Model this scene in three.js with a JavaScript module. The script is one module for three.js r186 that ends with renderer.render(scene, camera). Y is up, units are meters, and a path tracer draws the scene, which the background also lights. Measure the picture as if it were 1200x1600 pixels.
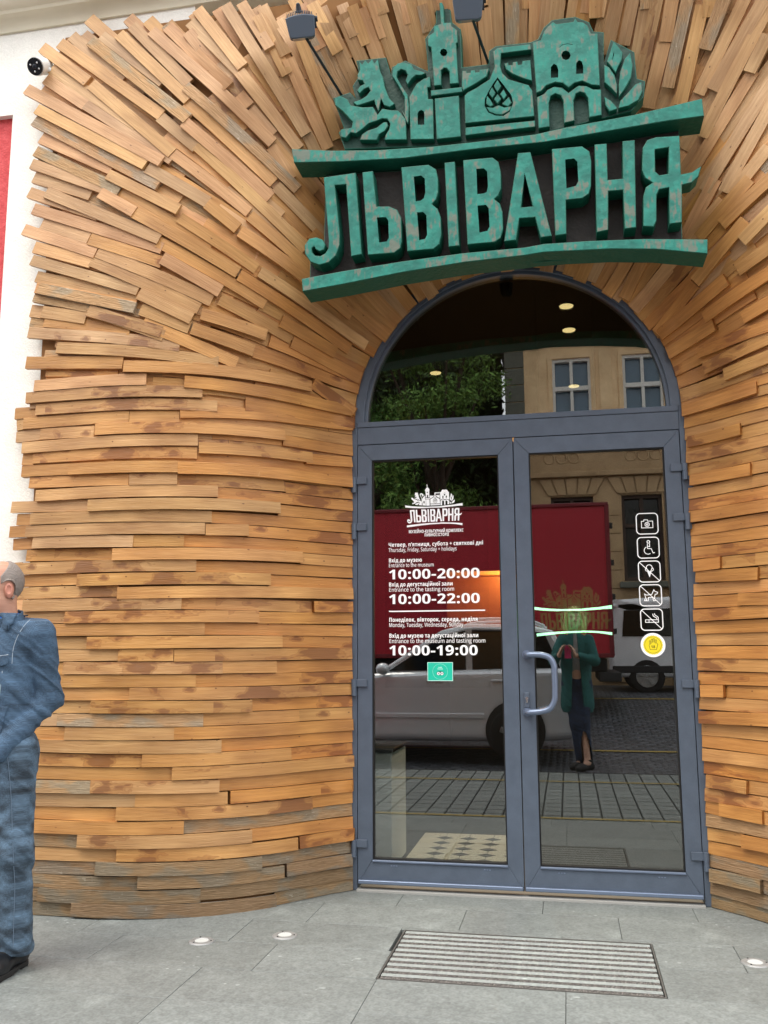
import * as THREE from 'three';
import { RoundedBoxGeometry } from 'three/addons/geometries/RoundedBoxGeometry.js';
import { mergeGeometries, mergeVertices, toCreasedNormals } from 'three/addons/utils/BufferGeometryUtils.js';

// ------------------------------------------------------------------ camera, sky, sun, exposure
const scene = new THREE.Scene();
const camera = new THREE.PerspectiveCamera(59.05, 0.75, 0.05, 400);
camera.position.set(0.273, 1.33, 5.2);
camera.rotation.order = 'YXZ';
camera.rotation.set(0.1518, 0.1977, -0.0045);
camera.updateMatrixWorld();

const renderer = new THREE.WebGLRenderer();
renderer.toneMapping = THREE.LinearToneMapping;
renderer.toneMappingExposure = 1.55;
renderer.shadowMap.enabled = true;

function rng(seed) { let s = seed | 0; return () => { s = (s + 0x6d2b79f5) | 0; let t = Math.imul(s ^ (s >>> 15), 1 | s); t = (t + Math.imul(t ^ (t >>> 7), 61 | t)) ^ t; return ((t ^ (t >>> 14)) >>> 0) / 4294967296; }; }
const lerp = (a, b, t) => a + (b - a) * t, clamp = (x, a = 0, b = 1) => Math.min(b, Math.max(a, x));
const smooth = (a, b, x) => { const t = clamp((x - a) / (b - a)); return t * t * (3 - 2 * t); };
// value noise that repeats every px, py cells
function noiseMaker(seed) {
  const r = rng(seed), tab = new Float32Array(65536); for (let i = 0; i < 65536; i++) tab[i] = r();
  const at = (x, y) => tab[((y & 255) << 8) | (x & 255)];
  return (x, y, px = 256, py = 256) => {
    const x0 = Math.floor(x), y0 = Math.floor(y), fx = x - x0, fy = y - y0, u = fx * fx * (3 - 2 * fx), v = fy * fy * (3 - 2 * fy);
    const m = (a, p) => ((a % p) + p) % p, xa = m(x0, px), xb = m(x0 + 1, px), ya = m(y0, py), yb = m(y0 + 1, py);
    return lerp(lerp(at(xa, ya), at(xb, ya), u), lerp(at(xa, yb), at(xb, yb), u), v);
  };
}
const N1 = noiseMaker(11), N2 = noiseMaker(23), N3 = noiseMaker(37);
const fbm = (n, x, y, p, oct = 4) => { let a = 0.5, s = 0, t = 0, f = 1; for (let i = 0; i < oct; i++) { s += a * n(x * f + i * 17, y * f + i * 31, p * f, p * f); t += a; a *= 0.5; f *= 2; } return s / t; };

{ // an even overcast sky, a little brighter overhead, with soft cloud
  const w = 256, h = 128, d = new Float32Array(w * h * 4);
  for (let y = 0; y < h; y++) for (let x = 0; x < w; x++) {
    const el = (y + 0.5) / h * Math.PI - Math.PI / 2, s = Math.sin(el), i = (y * w + x) * 4;
    const c = 0.92 + 0.16 * fbm(N1, x / 16, y / 8, 16, 3);
    const L = s > 0 ? 2.05 * (0.6 + 0.4 * Math.pow(s, 0.6)) * c : 0.35;
    d[i] = L * 0.975; d[i + 1] = L * 0.995; d[i + 2] = L * 1.03; d[i + 3] = 1;
  }
  const sky = new THREE.DataTexture(d, w, h, THREE.RGBAFormat, THREE.FloatType);
  sky.mapping = THREE.EquirectangularReflectionMapping; sky.magFilter = THREE.LinearFilter; sky.needsUpdate = true;
  scene.background = sky; scene.environment = sky;
}
const sun = new THREE.DirectionalLight(0xfff3e2, 1.4);
sun.position.set(-9, 30, 14); sun.target.position.set(0, 1, 2); sun.shadow.radius = 45; sun.castShadow = true;
Object.assign(sun.shadow.camera, { left: -16, right: 16, top: 16, bottom: -16, near: 1, far: 80 });
sun.shadow.mapSize.set(2048, 2048);
scene.add(sun, sun.target);

// ------------------------------------------------------------------ naming helpers
const taken = new Map();
function numbered(name) { const n = taken.get(name) || 0; taken.set(name, n + 1); return n ? name + '_' + String(n).padStart(3, '0') : name; }
function thing(name, label, category, pos = [0, 0, 0], group) {
  const o = new THREE.Group(); o.name = numbered(name); o.position.set(...pos); o.userData = { label, category };
  if (group) o.userData.group = group;
  scene.add(o); return o;
}
function tag(o, label, category, group) { Object.assign(o.userData, { label, category }); if (group) o.userData.group = group; return o; }
function part(name, geo, mat, parent) {
  const g = Array.isArray(geo) ? join(geo) : geo, m = new THREE.Mesh(g, mat);
  m.name = parent ? name : numbered(name); m.castShadow = m.receiveShadow = true; (parent || scene).add(m); return m;
}
function struct(name, geo, mat) { const m = part(name, geo, mat); m.userData.kind = 'structure'; return m; }
function join(list) {
  const l = list.map((g) => { const q = g.index ? g.toNonIndexed() : g; for (const k of Object.keys(q.attributes)) if (!['position', 'normal', 'uv'].includes(k)) q.deleteAttribute(k); return q; });
  return l.length === 1 ? l[0] : mergeGeometries(l, false);
}
const box = (x0, x1, y0, y1, z0, z1) => uvBox(new THREE.BoxGeometry(x1 - x0, y1 - y0, z1 - z0).translate((x0 + x1) / 2, (y0 + y1) / 2, (z0 + z1) / 2));
function rbox(x0, x1, y0, y1, z0, z1, r = 0.004) { const g = new RoundedBoxGeometry(x1 - x0, y1 - y0, z1 - z0, 2, Math.min(r, (x1 - x0) / 2.01, (y1 - y0) / 2.01, (z1 - z0) / 2.01)).translate((x0 + x1) / 2, (y0 + y1) / 2, (z0 + z1) / 2); return uvBox(g); }
function uvBox(g) { // uv in metres by the main direction of each face
  const q = g.index ? g.toNonIndexed() : g, p = q.attributes.position, n = q.attributes.normal, uv = new Float32Array(p.count * 2);
  for (let i = 0; i < p.count; i++) {
    const k = i - (i % 3); let nx = 0, ny = 0, nz = 0; for (let j = 0; j < 3; j++) { nx += Math.abs(n.getX(k + j)); ny += Math.abs(n.getY(k + j)); nz += Math.abs(n.getZ(k + j)); }
    const x = p.getX(i), y = p.getY(i), z = p.getZ(i);
    if (nx >= ny && nx >= nz) { uv[2 * i] = z; uv[2 * i + 1] = y; } else if (ny >= nz) { uv[2 * i] = x; uv[2 * i + 1] = z; } else { uv[2 * i] = x; uv[2 * i + 1] = y; }
  }
  q.setAttribute('uv', new THREE.BufferAttribute(uv, 2)); return q;
}
const cyl = (r0, r1, h, n = 24) => new THREE.CylinderGeometry(r0, r1, h, n);
function bar(a, b, r, n = 10, r2 = r) { // round bar between two points
  const A = new THREE.Vector3(...a), B = new THREE.Vector3(...b), d = B.clone().sub(A), g = cyl(r2, r, d.length(), n);
  return g.applyQuaternion(new THREE.Quaternion().setFromUnitVectors(new THREE.Vector3(0, 1, 0), d.normalize())).translate((a[0] + b[0]) / 2, (a[1] + b[1]) / 2, (a[2] + b[2]) / 2);
}
const tube = (pts, r, seg = 24, n = 10) => new THREE.TubeGeometry(new THREE.CatmullRomCurve3(pts.map((p) => new THREE.Vector3(...p)), false, 'centripetal'), seg, r, n);
function tex(w, h, fn, srgb = true, rep) {
  const d = new Uint8Array(w * h * 4);
  for (let y = 0; y < h; y++) for (let x = 0; x < w; x++) { const c = fn(x / w, y / h, x, y), i = (y * w + x) * 4; d[i] = clamp(c[0], 0, 255); d[i + 1] = clamp(c[1], 0, 255); d[i + 2] = clamp(c[2], 0, 255); d[i + 3] = 255; }
  const t = new THREE.DataTexture(d, w, h); t.wrapS = t.wrapT = THREE.RepeatWrapping; t.magFilter = THREE.LinearFilter; t.minFilter = THREE.LinearMipmapLinearFilter; t.generateMipmaps = true;
  if (srgb) t.colorSpace = THREE.SRGBColorSpace; if (rep) t.repeat.set(rep, rep); t.needsUpdate = true; return t;
}
const mix3 = (a, b, t) => [lerp(a[0], b[0], t), lerp(a[1], b[1], t), lerp(a[2], b[2], t)];
const std = (o) => new THREE.MeshStandardMaterial(o);

// ------------------------------------------------------------------ the setting: pavement, street, facade
const M = {};
{
  const speck = (u, v) => fbm(N1, u * 16, v * 16, 16, 4), fine = (u, v) => N2(u * 200, v * 200, 200, 200);
  M.slabMap = tex(512, 512, (u, v) => { const a = speck(u, v), f = fine(u, v), g = N3(u * 90, v * 90, 90, 90), s = smooth(0.62, 0.8, fbm(N2, u * 5, v * 5, 5, 3)); const chip = smooth(0.86, 0.9, N3(u * 46, v * 46, 46, 46)) * smooth(0.6, 0.72, fbm(N1, u * 6 + 40, v * 6, 6, 3)), k = 121 + 16 * (a - 0.5) + 20 * (f - 0.5) + 14 * (g - 0.5) + s * 8 + chip * 34; return [k * 0.97, k * 1.01, k * 0.99]; }, true, 0.8);
  M.slabBump = tex(512, 512, (u, v) => { const k = 128 + 90 * (fine(u, v) - 0.5) + 60 * (speck(u, v) - 0.5); return [k, k, k]; }, false, 0.8);
  M.slab = [0, 1, 2, 3].map((i) => std({ map: M.slabMap, bumpMap: M.slabBump, bumpScale: 0.002, roughness: 0.62 + 0.04 * i, color: new THREE.Color().setScalar([0.95, 1, 1.04, 0.98][i]) }));
  M.mortar = std({ color: 0x4a4b48, roughness: 0.95 });
  M.plaster = std({ roughness: 0.92, map: tex(512, 512, (u, v) => { const k = 243 + 16 * (fbm(N1, u * 12, v * 12, 12, 5) - 0.5) + 10 * (N2(u * 256, v * 256, 256, 256) - 0.5); return [k, k - 2, k - 11]; }, true, 0.6),
    bumpMap: tex(512, 512, (u, v) => { const k = 255 * (0.5 * N2(u * 128, v * 128, 128, 128) + 0.5 * fbm(N1, u * 40, v * 40, 40, 3)); return [k, k, k]; }, false, 1.4), bumpScale: 0.0018 });
  M.cream = std({ roughness: 0.9, map: tex(256, 256, (u, v) => { const k = 238 + 16 * (fbm(N2, u * 9, v * 9, 9, 4) - 0.5); return [k, k - 6, k - 30]; }, true, 0.7) });
  M.redPlaster = std({ roughness: 0.9, map: tex(256, 256, (u, v) => { const k = fbm(N1, u * 40, v * 40, 40, 4) - 0.5; return [205 + 40 * k, 82 + 40 * k, 84 + 40 * k]; }, true, 1.2), bumpMap: M.slabBump, bumpScale: 0.006 });
}
// pavement: base sheet, then each slab
const MAT = { x0: -0.545, x1: 0.605, z0: 0.667, z1: 1.335 };
{
  const base = struct('pavement', [box(-8, 8, -0.3, -0.03, 0.02, 2.34)], M.mortar);
  const r = rng(5), rows = [-0.075, 0.277, 0.629, 0.981, 1.335, 1.69, 2.045, 2.335], off = [0.1, -0.286 + 0.76, 0.2, -0.54 + 0.22, 0.0 + 0.22, -0.54, 0.1];
  const cut = (q) => { // a slab with the mat well taken out of it
    const [a, b, c, d] = q; if (b <= MAT.x0 || a >= MAT.x1 || d <= MAT.z0 || c >= MAT.z1) return [q];
    const o = [], z0 = Math.max(c, MAT.z0), z1 = Math.min(d, MAT.z1);
    if (c < MAT.z0) o.push([a, b, c, MAT.z0]); if (d > MAT.z1) o.push([a, b, MAT.z1, d]);
    if (a < MAT.x0) o.push([a, MAT.x0, z0, z1]); if (b > MAT.x1) o.push([MAT.x1, b, z0, z1]);
    return o.filter((s) => s[1] - s[0] > 0.02 && s[3] - s[2] > 0.02);
  };
  for (let k = 0; k + 1 < rows.length; k++) for (let x = off[k] - 0.76 * 7; x < 5; x += 0.76) for (const [a, b, c, d] of cut([x, x + 0.76, rows[k], rows[k + 1]])) {
    const g = 0.0011, y = -0.0012 * r();
    const m = part('paving_slab', rbox(a + g, b - g, -0.03, y, c + g, d - g, 0.0018), M.slab[Math.floor(r() * 4)], base);
    const uv = m.geometry.attributes.uv, o1 = r() * 7, o2 = r() * 7; for (let i = 0; i < uv.count; i++) uv.setXY(i, uv.getX(i) + o1, uv.getY(i) + o2);
  }
}
// street in front of it (seen in the glass): level, then rising to the far kerb
const streetY = (z) => -0.035 + 0.585 * smooth(6.2, 13.2, z) * (z < 13.2 ? 1 : 1);
{
  const cob = tex(1024, 1024, (u, v) => { // small setts laid in rows
    const row = Math.floor(v * 16), x = u * 12 + (row & 1) * 0.5, c = Math.floor(x), fx = x - c, fy = v * 16 - row, e = Math.min(fx, 1 - fx) * 1.33, f = Math.min(fy, 1 - fy);
    const j = smooth(0.03, 0.11, Math.min(e, f)), t = 58 + 30 * N1(c * 7 + 3, row * 5) + 30 * (fbm(N2, u * 40, v * 40, 40, 3) - 0.5); return mix3([26, 27, 30], [t * 0.96, t, t * 1.08], j); }, true, 0.5);
  const cobB = tex(512, 512, (u, v) => { const row = Math.floor(v * 16), x = u * 12 + (row & 1) * 0.5, fx = x - Math.floor(x), fy = v * 16 - row, k = 255 * smooth(0.02, 0.3, Math.min(Math.min(fx, 1 - fx) * 1.33, Math.min(fy, 1 - fy))); return [k, k, k]; }, false, 0.5);
  const sheet = (z0, z1, n, lift = 0) => { const g = new THREE.PlaneGeometry(160, z1 - z0, 1, n).rotateX(-Math.PI / 2).translate(0, 0, (z0 + z1) / 2), p = g.attributes.position, uv = g.attributes.uv; for (let i = 0; i < p.count; i++) { p.setY(i, streetY(p.getZ(i)) + lift); uv.setXY(i, p.getX(i), p.getZ(i)); } g.computeVertexNormals(); return g; };
  struct('cobbled_road', sheet(2.3, 70, 120, -0.02), std({ map: cob, bumpMap: cobB, bumpScale: 0.02, roughness: 0.55 }));
  struct('ground', new THREE.PlaneGeometry(600, 600).rotateX(-Math.PI / 2).translate(0, -0.5, 0), M.mortar);
  // strip of concrete pavers along the near kerb
  const r = rng(9), inst = new THREE.InstancedMesh(rbox(-0.073, 0.073, -0.05, 0, -0.091, 0.091, 0.006), std({ map: M.slabMap, roughness: 0.8 }), 48 * 14), m4 = new THREE.Matrix4(); let n = 0;
  for (let i = 0; i < 48; i++) for (let k = 0; k < 14; k++) { m4.makeTranslation(-3.9 + 0.16 * i, -0.012 - 0.002 * r(), 2.47 + 0.205 * k); inst.setMatrixAt(n, m4); inst.setColorAt(n++, new THREE.Color().setScalar(0.75 + 0.22 * r())); }
  inst.name = 'concrete_pavers'; inst.userData.kind = 'stuff'; tag(inst, 'grey concrete pavers laid along the near side of the street', 'pavers'); scene.add(inst);
  struct('kerb_mortar', sheet(2.36, 5.32, 1, 0.015), std({ color: 0x1d1d1c, roughness: 0.95 }));
  const yl = std({ color: 0x9d8740, roughness: 0.8 });
  const line = (z, w) => sheet(z - w / 2, z + w / 2, 1, z > 5.3 ? -0.008 : 0.03);
  struct('road_marking', [line(2.42, 0.05), line(4.5, 0.05), line(7.4, 0.07), line(11.6, 0.09)], yl);
}
// facade
const wall = thing('facade_wall', 'white plastered facade wall with cornice behind the wooden portal', 'wall');
wall.userData.kind = 'structure';
{
  part('plaster_wall', [box(-2.905, -2.06, -0.2, 4.8, 0.5, 0.7), box(2.06, 8, -0.2, 4.8, 0.5, 0.7), box(-8, -1.75, 4.8, 5.1, 0.5, 0.7), box(1.75, 8, 4.8, 5.1, 0.5, 0.7), box(-1.75, 1.75, 4.8, 5.1, 0.3, 0.6), box(-8, -2.905, 4.54, 4.8, 0.5, 0.7), box(-8, 8, 5.24, 7.2, 0.4, 0.71)], M.plaster, wall);
  part('red_panel', box(-8, -2.9, -0.2, 4.55, 0.48, 0.665), M.redPlaster, wall);
  const s = new THREE.Shape(); s.moveTo(0.52, 5.085); s.lineTo(0.715, 5.085); s.quadraticCurveTo(0.735, 5.14, 0.79, 5.15); s.lineTo(0.8, 5.165); s.quadraticCurveTo(0.85, 5.185, 0.86, 5.24); s.lineTo(0.875, 5.245); s.lineTo(0.875, 5.32); s.lineTo(0.52, 5.36);
  part('cornice', new THREE.ExtrudeGeometry(s, { depth: 16, bevelEnabled: false, steps: 1 }).rotateY(-Math.PI / 2).scale(1, 1, 1).translate(8, 0, 0), M.cream, wall);
}

// ------------------------------------------------------------------ wooden portal: planks fanning round the arch
// each measured plank: start x, y, end x, y (mm on the facade), how proud it sits
const MEASURED = [
  '-2630,3383,-2018,3226,2 -2296,3217,-1873,3075,2 -2661,3119,-1780,3000,2 -2478,3014,-1587,2920,2 -2663,2940,-2079,2904,2 -2071,2880,-1168,2864,3 -1753,2797,-977,2763,3 -2604,2801,-1950,2808,2 -2650,2734,-1664,2743,2 -2591,2671,-1591,2679,2 -1163,2883,-945,2748,3 -2666,2592,-2039,2606,1 -2036,2606,-1776,2610,1 -1772,2608,-965,2685,2 -2558,2526,-2232,2526,1 -2222,2537,-1283,2562,3 -2662,2448,-1680,2483,2 -2595,2393,-1682,2410,1 -1674,2417,-1161,2434,2 -1191,2418,-969,2446,2 -2367,2336,-1395,2347,3 -2022,2261,-1777,2268,2 -1774,2278,-970,2298,3 -2609,2259,-2026,2254,1 -2562,2188,-1578,2212,2 -2242,2122,-1300,2145,3 -2587,2057,-1604,2060,2 -2610,1986,-1635,1994,2 -1632,1997,-1436,2008,2 -2564,1919,-1989,1911,2 -1991,1925,-1734,1928,1 -2094,1854,-1203,1873,3 -2638,1779,-1671,1794,2 -2287,1715,-1337,1735,3 -2061,1649,-964,1686,2 -2602,1577,-1737,1586,2 -1151,1600,-966,1607,3',
  '-2346,1514,-1386,1521,3 -2532,1444,-1624,1448,2 -2213,1380,-1284,1389,3 -2044,1309,-1768,1311,2 -1765,1314,-968,1322,2 -2346,1251,-1539,1250,2 -1539,1255,-1303,1254,1 -2351,1178,-1659,1178,2 -1978,1113,-1116,1109,3 -2176,1044,-1410,1035,3 -2365,973,-1620,965,2 -2319,910,-1754,909,2 -1754,897,-963,898,2 -2461,842,-1537,830,2 -1903,768,-1242,771,3 -1758,700,-961,702,3 -2486,647,-2161,650,3 -2161,641,-1542,630,2 -1932,573,-1504,568,1 -1494,573,-953,567,3 -2024,506,-1149,491,2 -2480,436,-1696,435,2 -2218,378,-1400,371,3 -2013,309,-1209,291,2 -1204,303,-944,307,3 -2117,251,-1356,230,3 -1254,176,-956,170,3 -1906,173,-1262,161,2 -2427,108,-1613,99,2 -1615,111,-960,94,1 -2233,41,-1297,16,3 -1299,29,-957,33,1',
  '-2675,4890,-2366,4627,2 -2345,4609,-1824,4115,2 -2561,4902,-1894,4352,2 -2490,4946,-2157,4604,1 -2357,4880,-1730,4305,3 -2293,4916,-1896,4558,1 -2179,4902,-1731,4424,2 -2100,4946,-1734,4529,2 -2611,4750,-2045,4309,1 -2643,4686,-2374,4481,2 -2374,4486,-1823,4076,2 -2759,4628,-1883,4065,3 -2683,4490,-1978,4054,3 -2701,4422,-1901,3926,2 -2654,4310,-2194,4060,1 -2679,4226,-2133,3921,2 -2700,4148,-2173,3915,2 -2686,4067,-2317,3917,1 -2207,4021,-1776,3768,3 -2138,3912,-1604,3566,1 -2251,3914,-2034,3775,3 -1972,4040,-1618,3811,2',
  '-2595,3957,-1883,3607,3 -2711,3975,-2261,3784,1 -2673,3866,-1870,3552,2 -2617,3772,-2314,3654,1 -2727,3744,-2265,3558,2 -2308,3644,-1871,3471,2 -2653,3629,-2291,3503,2 -2664,3552,-2002,3317,2 -2634,3452,-2005,3275,1 -2607,3374,-2017,3213,3 -2642,3333,-2294,3242,1 -2586,3237,-2311,3178,1 -2255,3562,-1612,3263,2 -2292,3513,-1678,3214,2 -1996,3294,-1716,3154,3 -1988,3207,-1729,3103,2 -1974,3126,-1500,2925,2 -2292,3219,-1862,3054,2 -2568,3179,-2046,3093,1 -1867,3494,-1566,3315,3 -1897,3594,-1349,3274,2 -2039,3775,-1471,3427,3',
  '-1819,4110,-1410,3771,2 -1688,4154,-1134,3608,2 -1752,4287,-1304,3869,3 -1274,3945,-1037,3704,2 -1163,3942,-1024,3783,1 -1407,3748,-1083,3473,3 -1455,3653,-938,3315,3 -1363,3443,-878,3163,3 -1467,3414,-967,3125,2 -1571,3275,-1237,3113,2 -1283,3197,-1040,3089,3 -1667,3184,-1357,3106,3 -1717,3101,-1421,3007,3 -1776,3728,-1376,3458,1 -1626,3806,-1466,3670,2 -1238,3095,-918,2969,2',
  '-1972,4889,-1283,4188,3 -1878,4909,-1499,4486,1 -1748,4851,-1397,4379,2 -1740,4918,-1433,4564,1 -1693,4985,-1410,4583,2 -1575,4974,-1202,4381,1 -1518,4980,-1103,4253,3 -1430,4991,-1256,4682,1 -1430,4558,-1144,4175,2 -1325,4884,-1175,4554,3 -1304,4951,-1171,4653,1 -1162,4632,-990,4193,2 -1748,4504,-1166,3941,3 -1745,4418,-1284,3967,1 -1392,4368,-1279,4235,1 -1289,4171,-1194,4001,1 -1089,4742,-934,4248,2 -1009,4916,-886,4670,2 -1099,4263,-1024,4099,1 -1133,4894,-1060,4710,1 -1904,4344,-1688,4139,2',
  '543,4827,536,4703,1 666,4797,591,4532,2 744,4781,683,4556,2 865,4754,760,4351,2 805,4782,800,4686,2 793,4693,732,4421,1 936,4737,895,4521,2 888,4521,804,4247,1 1013,4711,909,4310,3 1075,4632,971,4211,3 1114,4732,1107,4571,2 1192,4662,1089,4431,3 1294,4639,1058,4234,2 1366,4584,1125,4229,3 1380,4535,1075,4014,3 1378,4407,1295,4254,3 1313,4259,1012,3848,1 1400,4183,1080,3732,3 1397,4074,1166,3687,2 1369,3838,1206,3664,3',
  '1130,3773,985,3538,2 1280,3704,1050,3506,3 1384,3685,1154,3527,3 1256,3503,1038,3307,3 1377,3524,1240,3414,3 1375,3352,1222,3286,3 1172,3262,851,3106,3 1375,3231,1081,3121,3 1033,3300,845,3127,2 1126,3067,901,3000,3 1374,3087,1246,3046,3 1372,2966,1054,2951,3 704,3543,566,3373,3 780,3520,662,3338,3',
  '1361,2906,1078,2857,3 1357,2809,1167,2786,3 1292,2672,963,2654,3 1214,2482,979,2482,2 1246,2265,983,2279,3',
  '1098,1816,976,1807,3 1246,1677,982,1696,2 1312,1602,1166,1611,3 1306,1488,963,1476,3 1081,1133,978,1130,3 1279,980,963,961,3 1151,665,979,673,3 1205,507,1031,509,3 1247,359,1114,352,3 1182,154,971,146,3',
].join(' ').split(' ').map((q) => q.split(',').map(Number));
const SPRING = 2.67, RAD = 0.958;
const PU = [-0.2, 0, 0.15, 0.35, 0.6, 0.87, 1.14, 1.48, 4], PZ = [-0.15, 0, 0.15, 0.385, 0.585, 0.7, 0.757, 0.765, 0.765];
function prof(u) { // section of the bulging surface, from the door frame outwards
  u = clamp(u, -0.19, 3.9); let i = 1; while (u > PU[i + 1]) i++; if (u < PU[1]) i = 0;
  const d = (k) => k <= 0 ? 0.8 : k >= PU.length - 2 ? 0 : (PZ[k + 1] - PZ[k - 1]) / (PU[k + 1] - PU[k - 1]), h = PU[i + 1] - PU[i], t = (u - PU[i]) / h, t2 = t * t, t3 = t2 * t;
  return (2 * t3 - 3 * t2 + 1) * PZ[i] + (t3 - 2 * t2 + t) * h * d(i) + (-2 * t3 + 3 * t2) * PZ[i + 1] + (t3 - t2) * h * d(i + 1);
}
function depth(x, y) { // the convex section, straightening to a plain splay over the crown of the arch
  const cy = Math.max(0, y - SPRING), r = Math.hypot(x, cy), u = Math.max(0, r - RAD); return lerp(prof(u), 0.77 * clamp(u / 1.4, -0.1, 1), smooth(0.5, 0.95, cy / (r || 1)));
}
const uOf = (x, y) => Math.hypot(x, Math.max(0, y - SPRING)) - RAD;
function surf(x, y) { // point and normal of the surface above (x, y)
  const e = 0.004, n = new THREE.Vector3((depth(x - e, y) - depth(x + e, y)) / (2 * e), (depth(x, y - e) - depth(x, y + e)) / (2 * e), 1).normalize(); return { p: new THREE.Vector3(x, y, depth(x, y)), n, u: uOf(x, y) };
}
const wood = thing('wooden_portal', 'portal of golden brown wooden planks fanning around the arched glass doors', 'wall cladding');
{
  const R = rng(77);
  const grain = (u, v) => 0.5 * N1(u * 10, v * 120, 10, 120) + 0.3 * N2(u * 34, v * 250, 34, 250) + 0.2 * N3(u * 5, v * 40, 5, 40);
  const ring = (u, v) => { const w = v * 9 + 1.4 * fbm(N2, u * 4, v * 4, 4, 3); return Math.abs((w % 1) - 0.5) * 2; };
  const knot = (u, v) => { const n = N2(u * 22 + 7, v * 9 + 3, 256, 256); return smooth(0.972, 0.992, n); };
  const clean = (u, v) => { const c = clean0(u, v), k = knot(u, v); return k > 0 ? mix3(c, [92, 58, 34], 0.75 * k) : c; };
  const clean0 = (u, v) => { const g = grain(u, v) - 0.5, b = fbm(N3, u * 6, v * 3, 3, 3) - 0.5, k = ring(u, v) - 0.5; return [187 + 28 * g + 42 * b + 9 * k, 140 + 29 * g + 40 * b + 9 * k, 90 + 26 * g + 32 * b + 8 * k]; };
  const W = 1024, H = 256;
  const cleanT = tex(W, H, clean);
  // tide marks: dark red-brown rims round blotches where water ran, mid-texture, and scattered dots and runs
  const stainT = tex(W, H, (u, v) => {
    let c = clean(u, v); const m = smooth(0.26, 0.42, u) * (1 - smooth(0.58, 0.74, u)), n = fbm(N1, u * 8 + 3, v * 3.3 + 9, 256, 4) + 0.03 * (N3(u * 70, v * 40) - 0.5), t = 0.66 - 0.2 * m;
    const inside = smooth(t, t + 0.05, n), rim = inside * (1 - smooth(t + 0.012, t + 0.05, n)), deep = smooth(t + 0.06, t + 0.13, n);
    c = mix3(c, [156, 104, 58], 0.4 * inside); c = mix3(c, [118, 74, 44], 0.62 * rim); return mix3(c, [122, 78, 48], 0.62 * deep);
  });
  const greyT = tex(W, H, (u, v) => { const g = N1(u * 16, v * 170, 16, 170) - 0.5, h = N2(u * 60, v * 250, 60, 250) - 0.5, b = fbm(N3, u * 8, v * 3, 8, 4), t = smooth(0.42, 0.62, b); const k = 42 * g + 26 * h; const chip = smooth(0.8, 0.86, N1(u * 90, v * 40, 90, 40)) * smooth(0.55, 0.7, b); return mix3(mix3([184 + k, 148 + k, 108 + k], [166 + k, 148 + k, 124 + k], t), [210, 200, 184], 0.5 * chip); });
  const bump = tex(W, H, (u, v) => { const k = 255 * clamp(0.5 * N1(u * 16, v * 170, 16, 170) + 0.5 * N2(u * 40, v * 250, 40, 250)); return [k, k, k]; }, false);
  const mk = (map, b, r) => std({ map, bumpMap: bump, bumpScale: b, roughness: r, vertexColors: true });
  const WM = { clean: mk(cleanT, 0.0016, 0.5), stain: mk(stainT, 0.0016, 0.5), grey: mk(greyT, 0.004, 0.85) };
  // one plank: bent along the surface from a to b
  function plank(ax, ay, bx, by, w, lift, tint, kind) {
    const tilt = (0.0012 + 0.003 * R()) * (Math.abs(bx - ax) > 0.35 * Math.abs(by - ay) ? 1 : R() < 0.5 ? 1 : -1), len = Math.hypot(bx - ax, by - ay), uA = uOf(ax, ay), uB = uOf(bx, by), flat = Math.min(uA, uB) > 1.1, n = flat ? 1 : Math.min(7, Math.max(2, Math.ceil(len / 0.13)));
    const lx = -(by - ay) / len * w / 2, ly = (bx - ax) / len * w / 2, T = [], Bm = [], NN = [], t = 0.022; let arc = 0, pp; const S = [];
    for (let i = 0; i <= n; i++) {
      const k = i / n, s = surf(lerp(ax, bx, k), lerp(ay, by, k)), o = s.n.clone().multiplyScalar(lift), q = s.n.clone().multiplyScalar(lift - t);
      if (pp) arc += pp.distanceTo(s.p); pp = s.p; S.push(arc); NN.push(s.n);
      T.push([s.p.clone().add(o).addScaledVector(s.n, -tilt).add(new THREE.Vector3(lx, ly, 0)), s.p.clone().add(o).addScaledVector(s.n, tilt).add(new THREE.Vector3(-lx, -ly, 0))]);
      Bm.push([s.p.clone().add(q).add(new THREE.Vector3(lx, ly, 0)), s.p.clone().add(q).add(new THREE.Vector3(-lx, -ly, 0))]);
    }
    const P = [], N = [], U = [], u0 = kind === 'stain' ? 0.5 + (Math.max(uA, uB) > uA ? -1 : 1) * 0 : R() * 3, v0 = R(), ctr = Math.min(uA, uB) < 0.25 && R() < 0.6 ? 0.06 : 0.98, sideN = new THREE.Vector3(lx, ly, 0).normalize();
    const su = (i) => kind === 'stain' ? (uOf(lerp(ax, bx, i / n), lerp(ay, by, i / n)) - ctr) / 1.2 + 0.5 + u00 : u0 + S[i] / 1.2, u00 = (R() - 0.5) * 0.44;
    const quad = (a, b, c, d, na, nb, nc, nd, ua, ub, va, vb) => { for (const [p, m, x, y] of [[a, na, ua, va], [b, nb, ua, vb], [c, nc, ub, vb], [a, na, ua, va], [c, nc, ub, vb], [d, nd, ub, va]]) { P.push(p.x, p.y, p.z); N.push(m.x, m.y, m.z); U.push(x, y); } };
    const vw = w / 0.25, vt = t / 0.25;
    for (let i = 0; i < n; i++) {
      const a = su(i), b = su(i + 1);
      quad(T[i][0], T[i][1], T[i + 1][1], T[i + 1][0], NN[i], NN[i], NN[i + 1], NN[i + 1], a, b, v0 + vw, v0);
      const m = sideN.clone().negate();
      quad(T[i][1], Bm[i][1], Bm[i + 1][1], T[i + 1][1], m, m, m, m, a, b, v0 + 0.37, v0 + 0.37 + vt);
      quad(Bm[i][0], T[i][0], T[i + 1][0], Bm[i + 1][0], sideN, sideN, sideN, sideN, a, b, v0 + 0.6, v0 + 0.6 + vt);
    }
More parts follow.
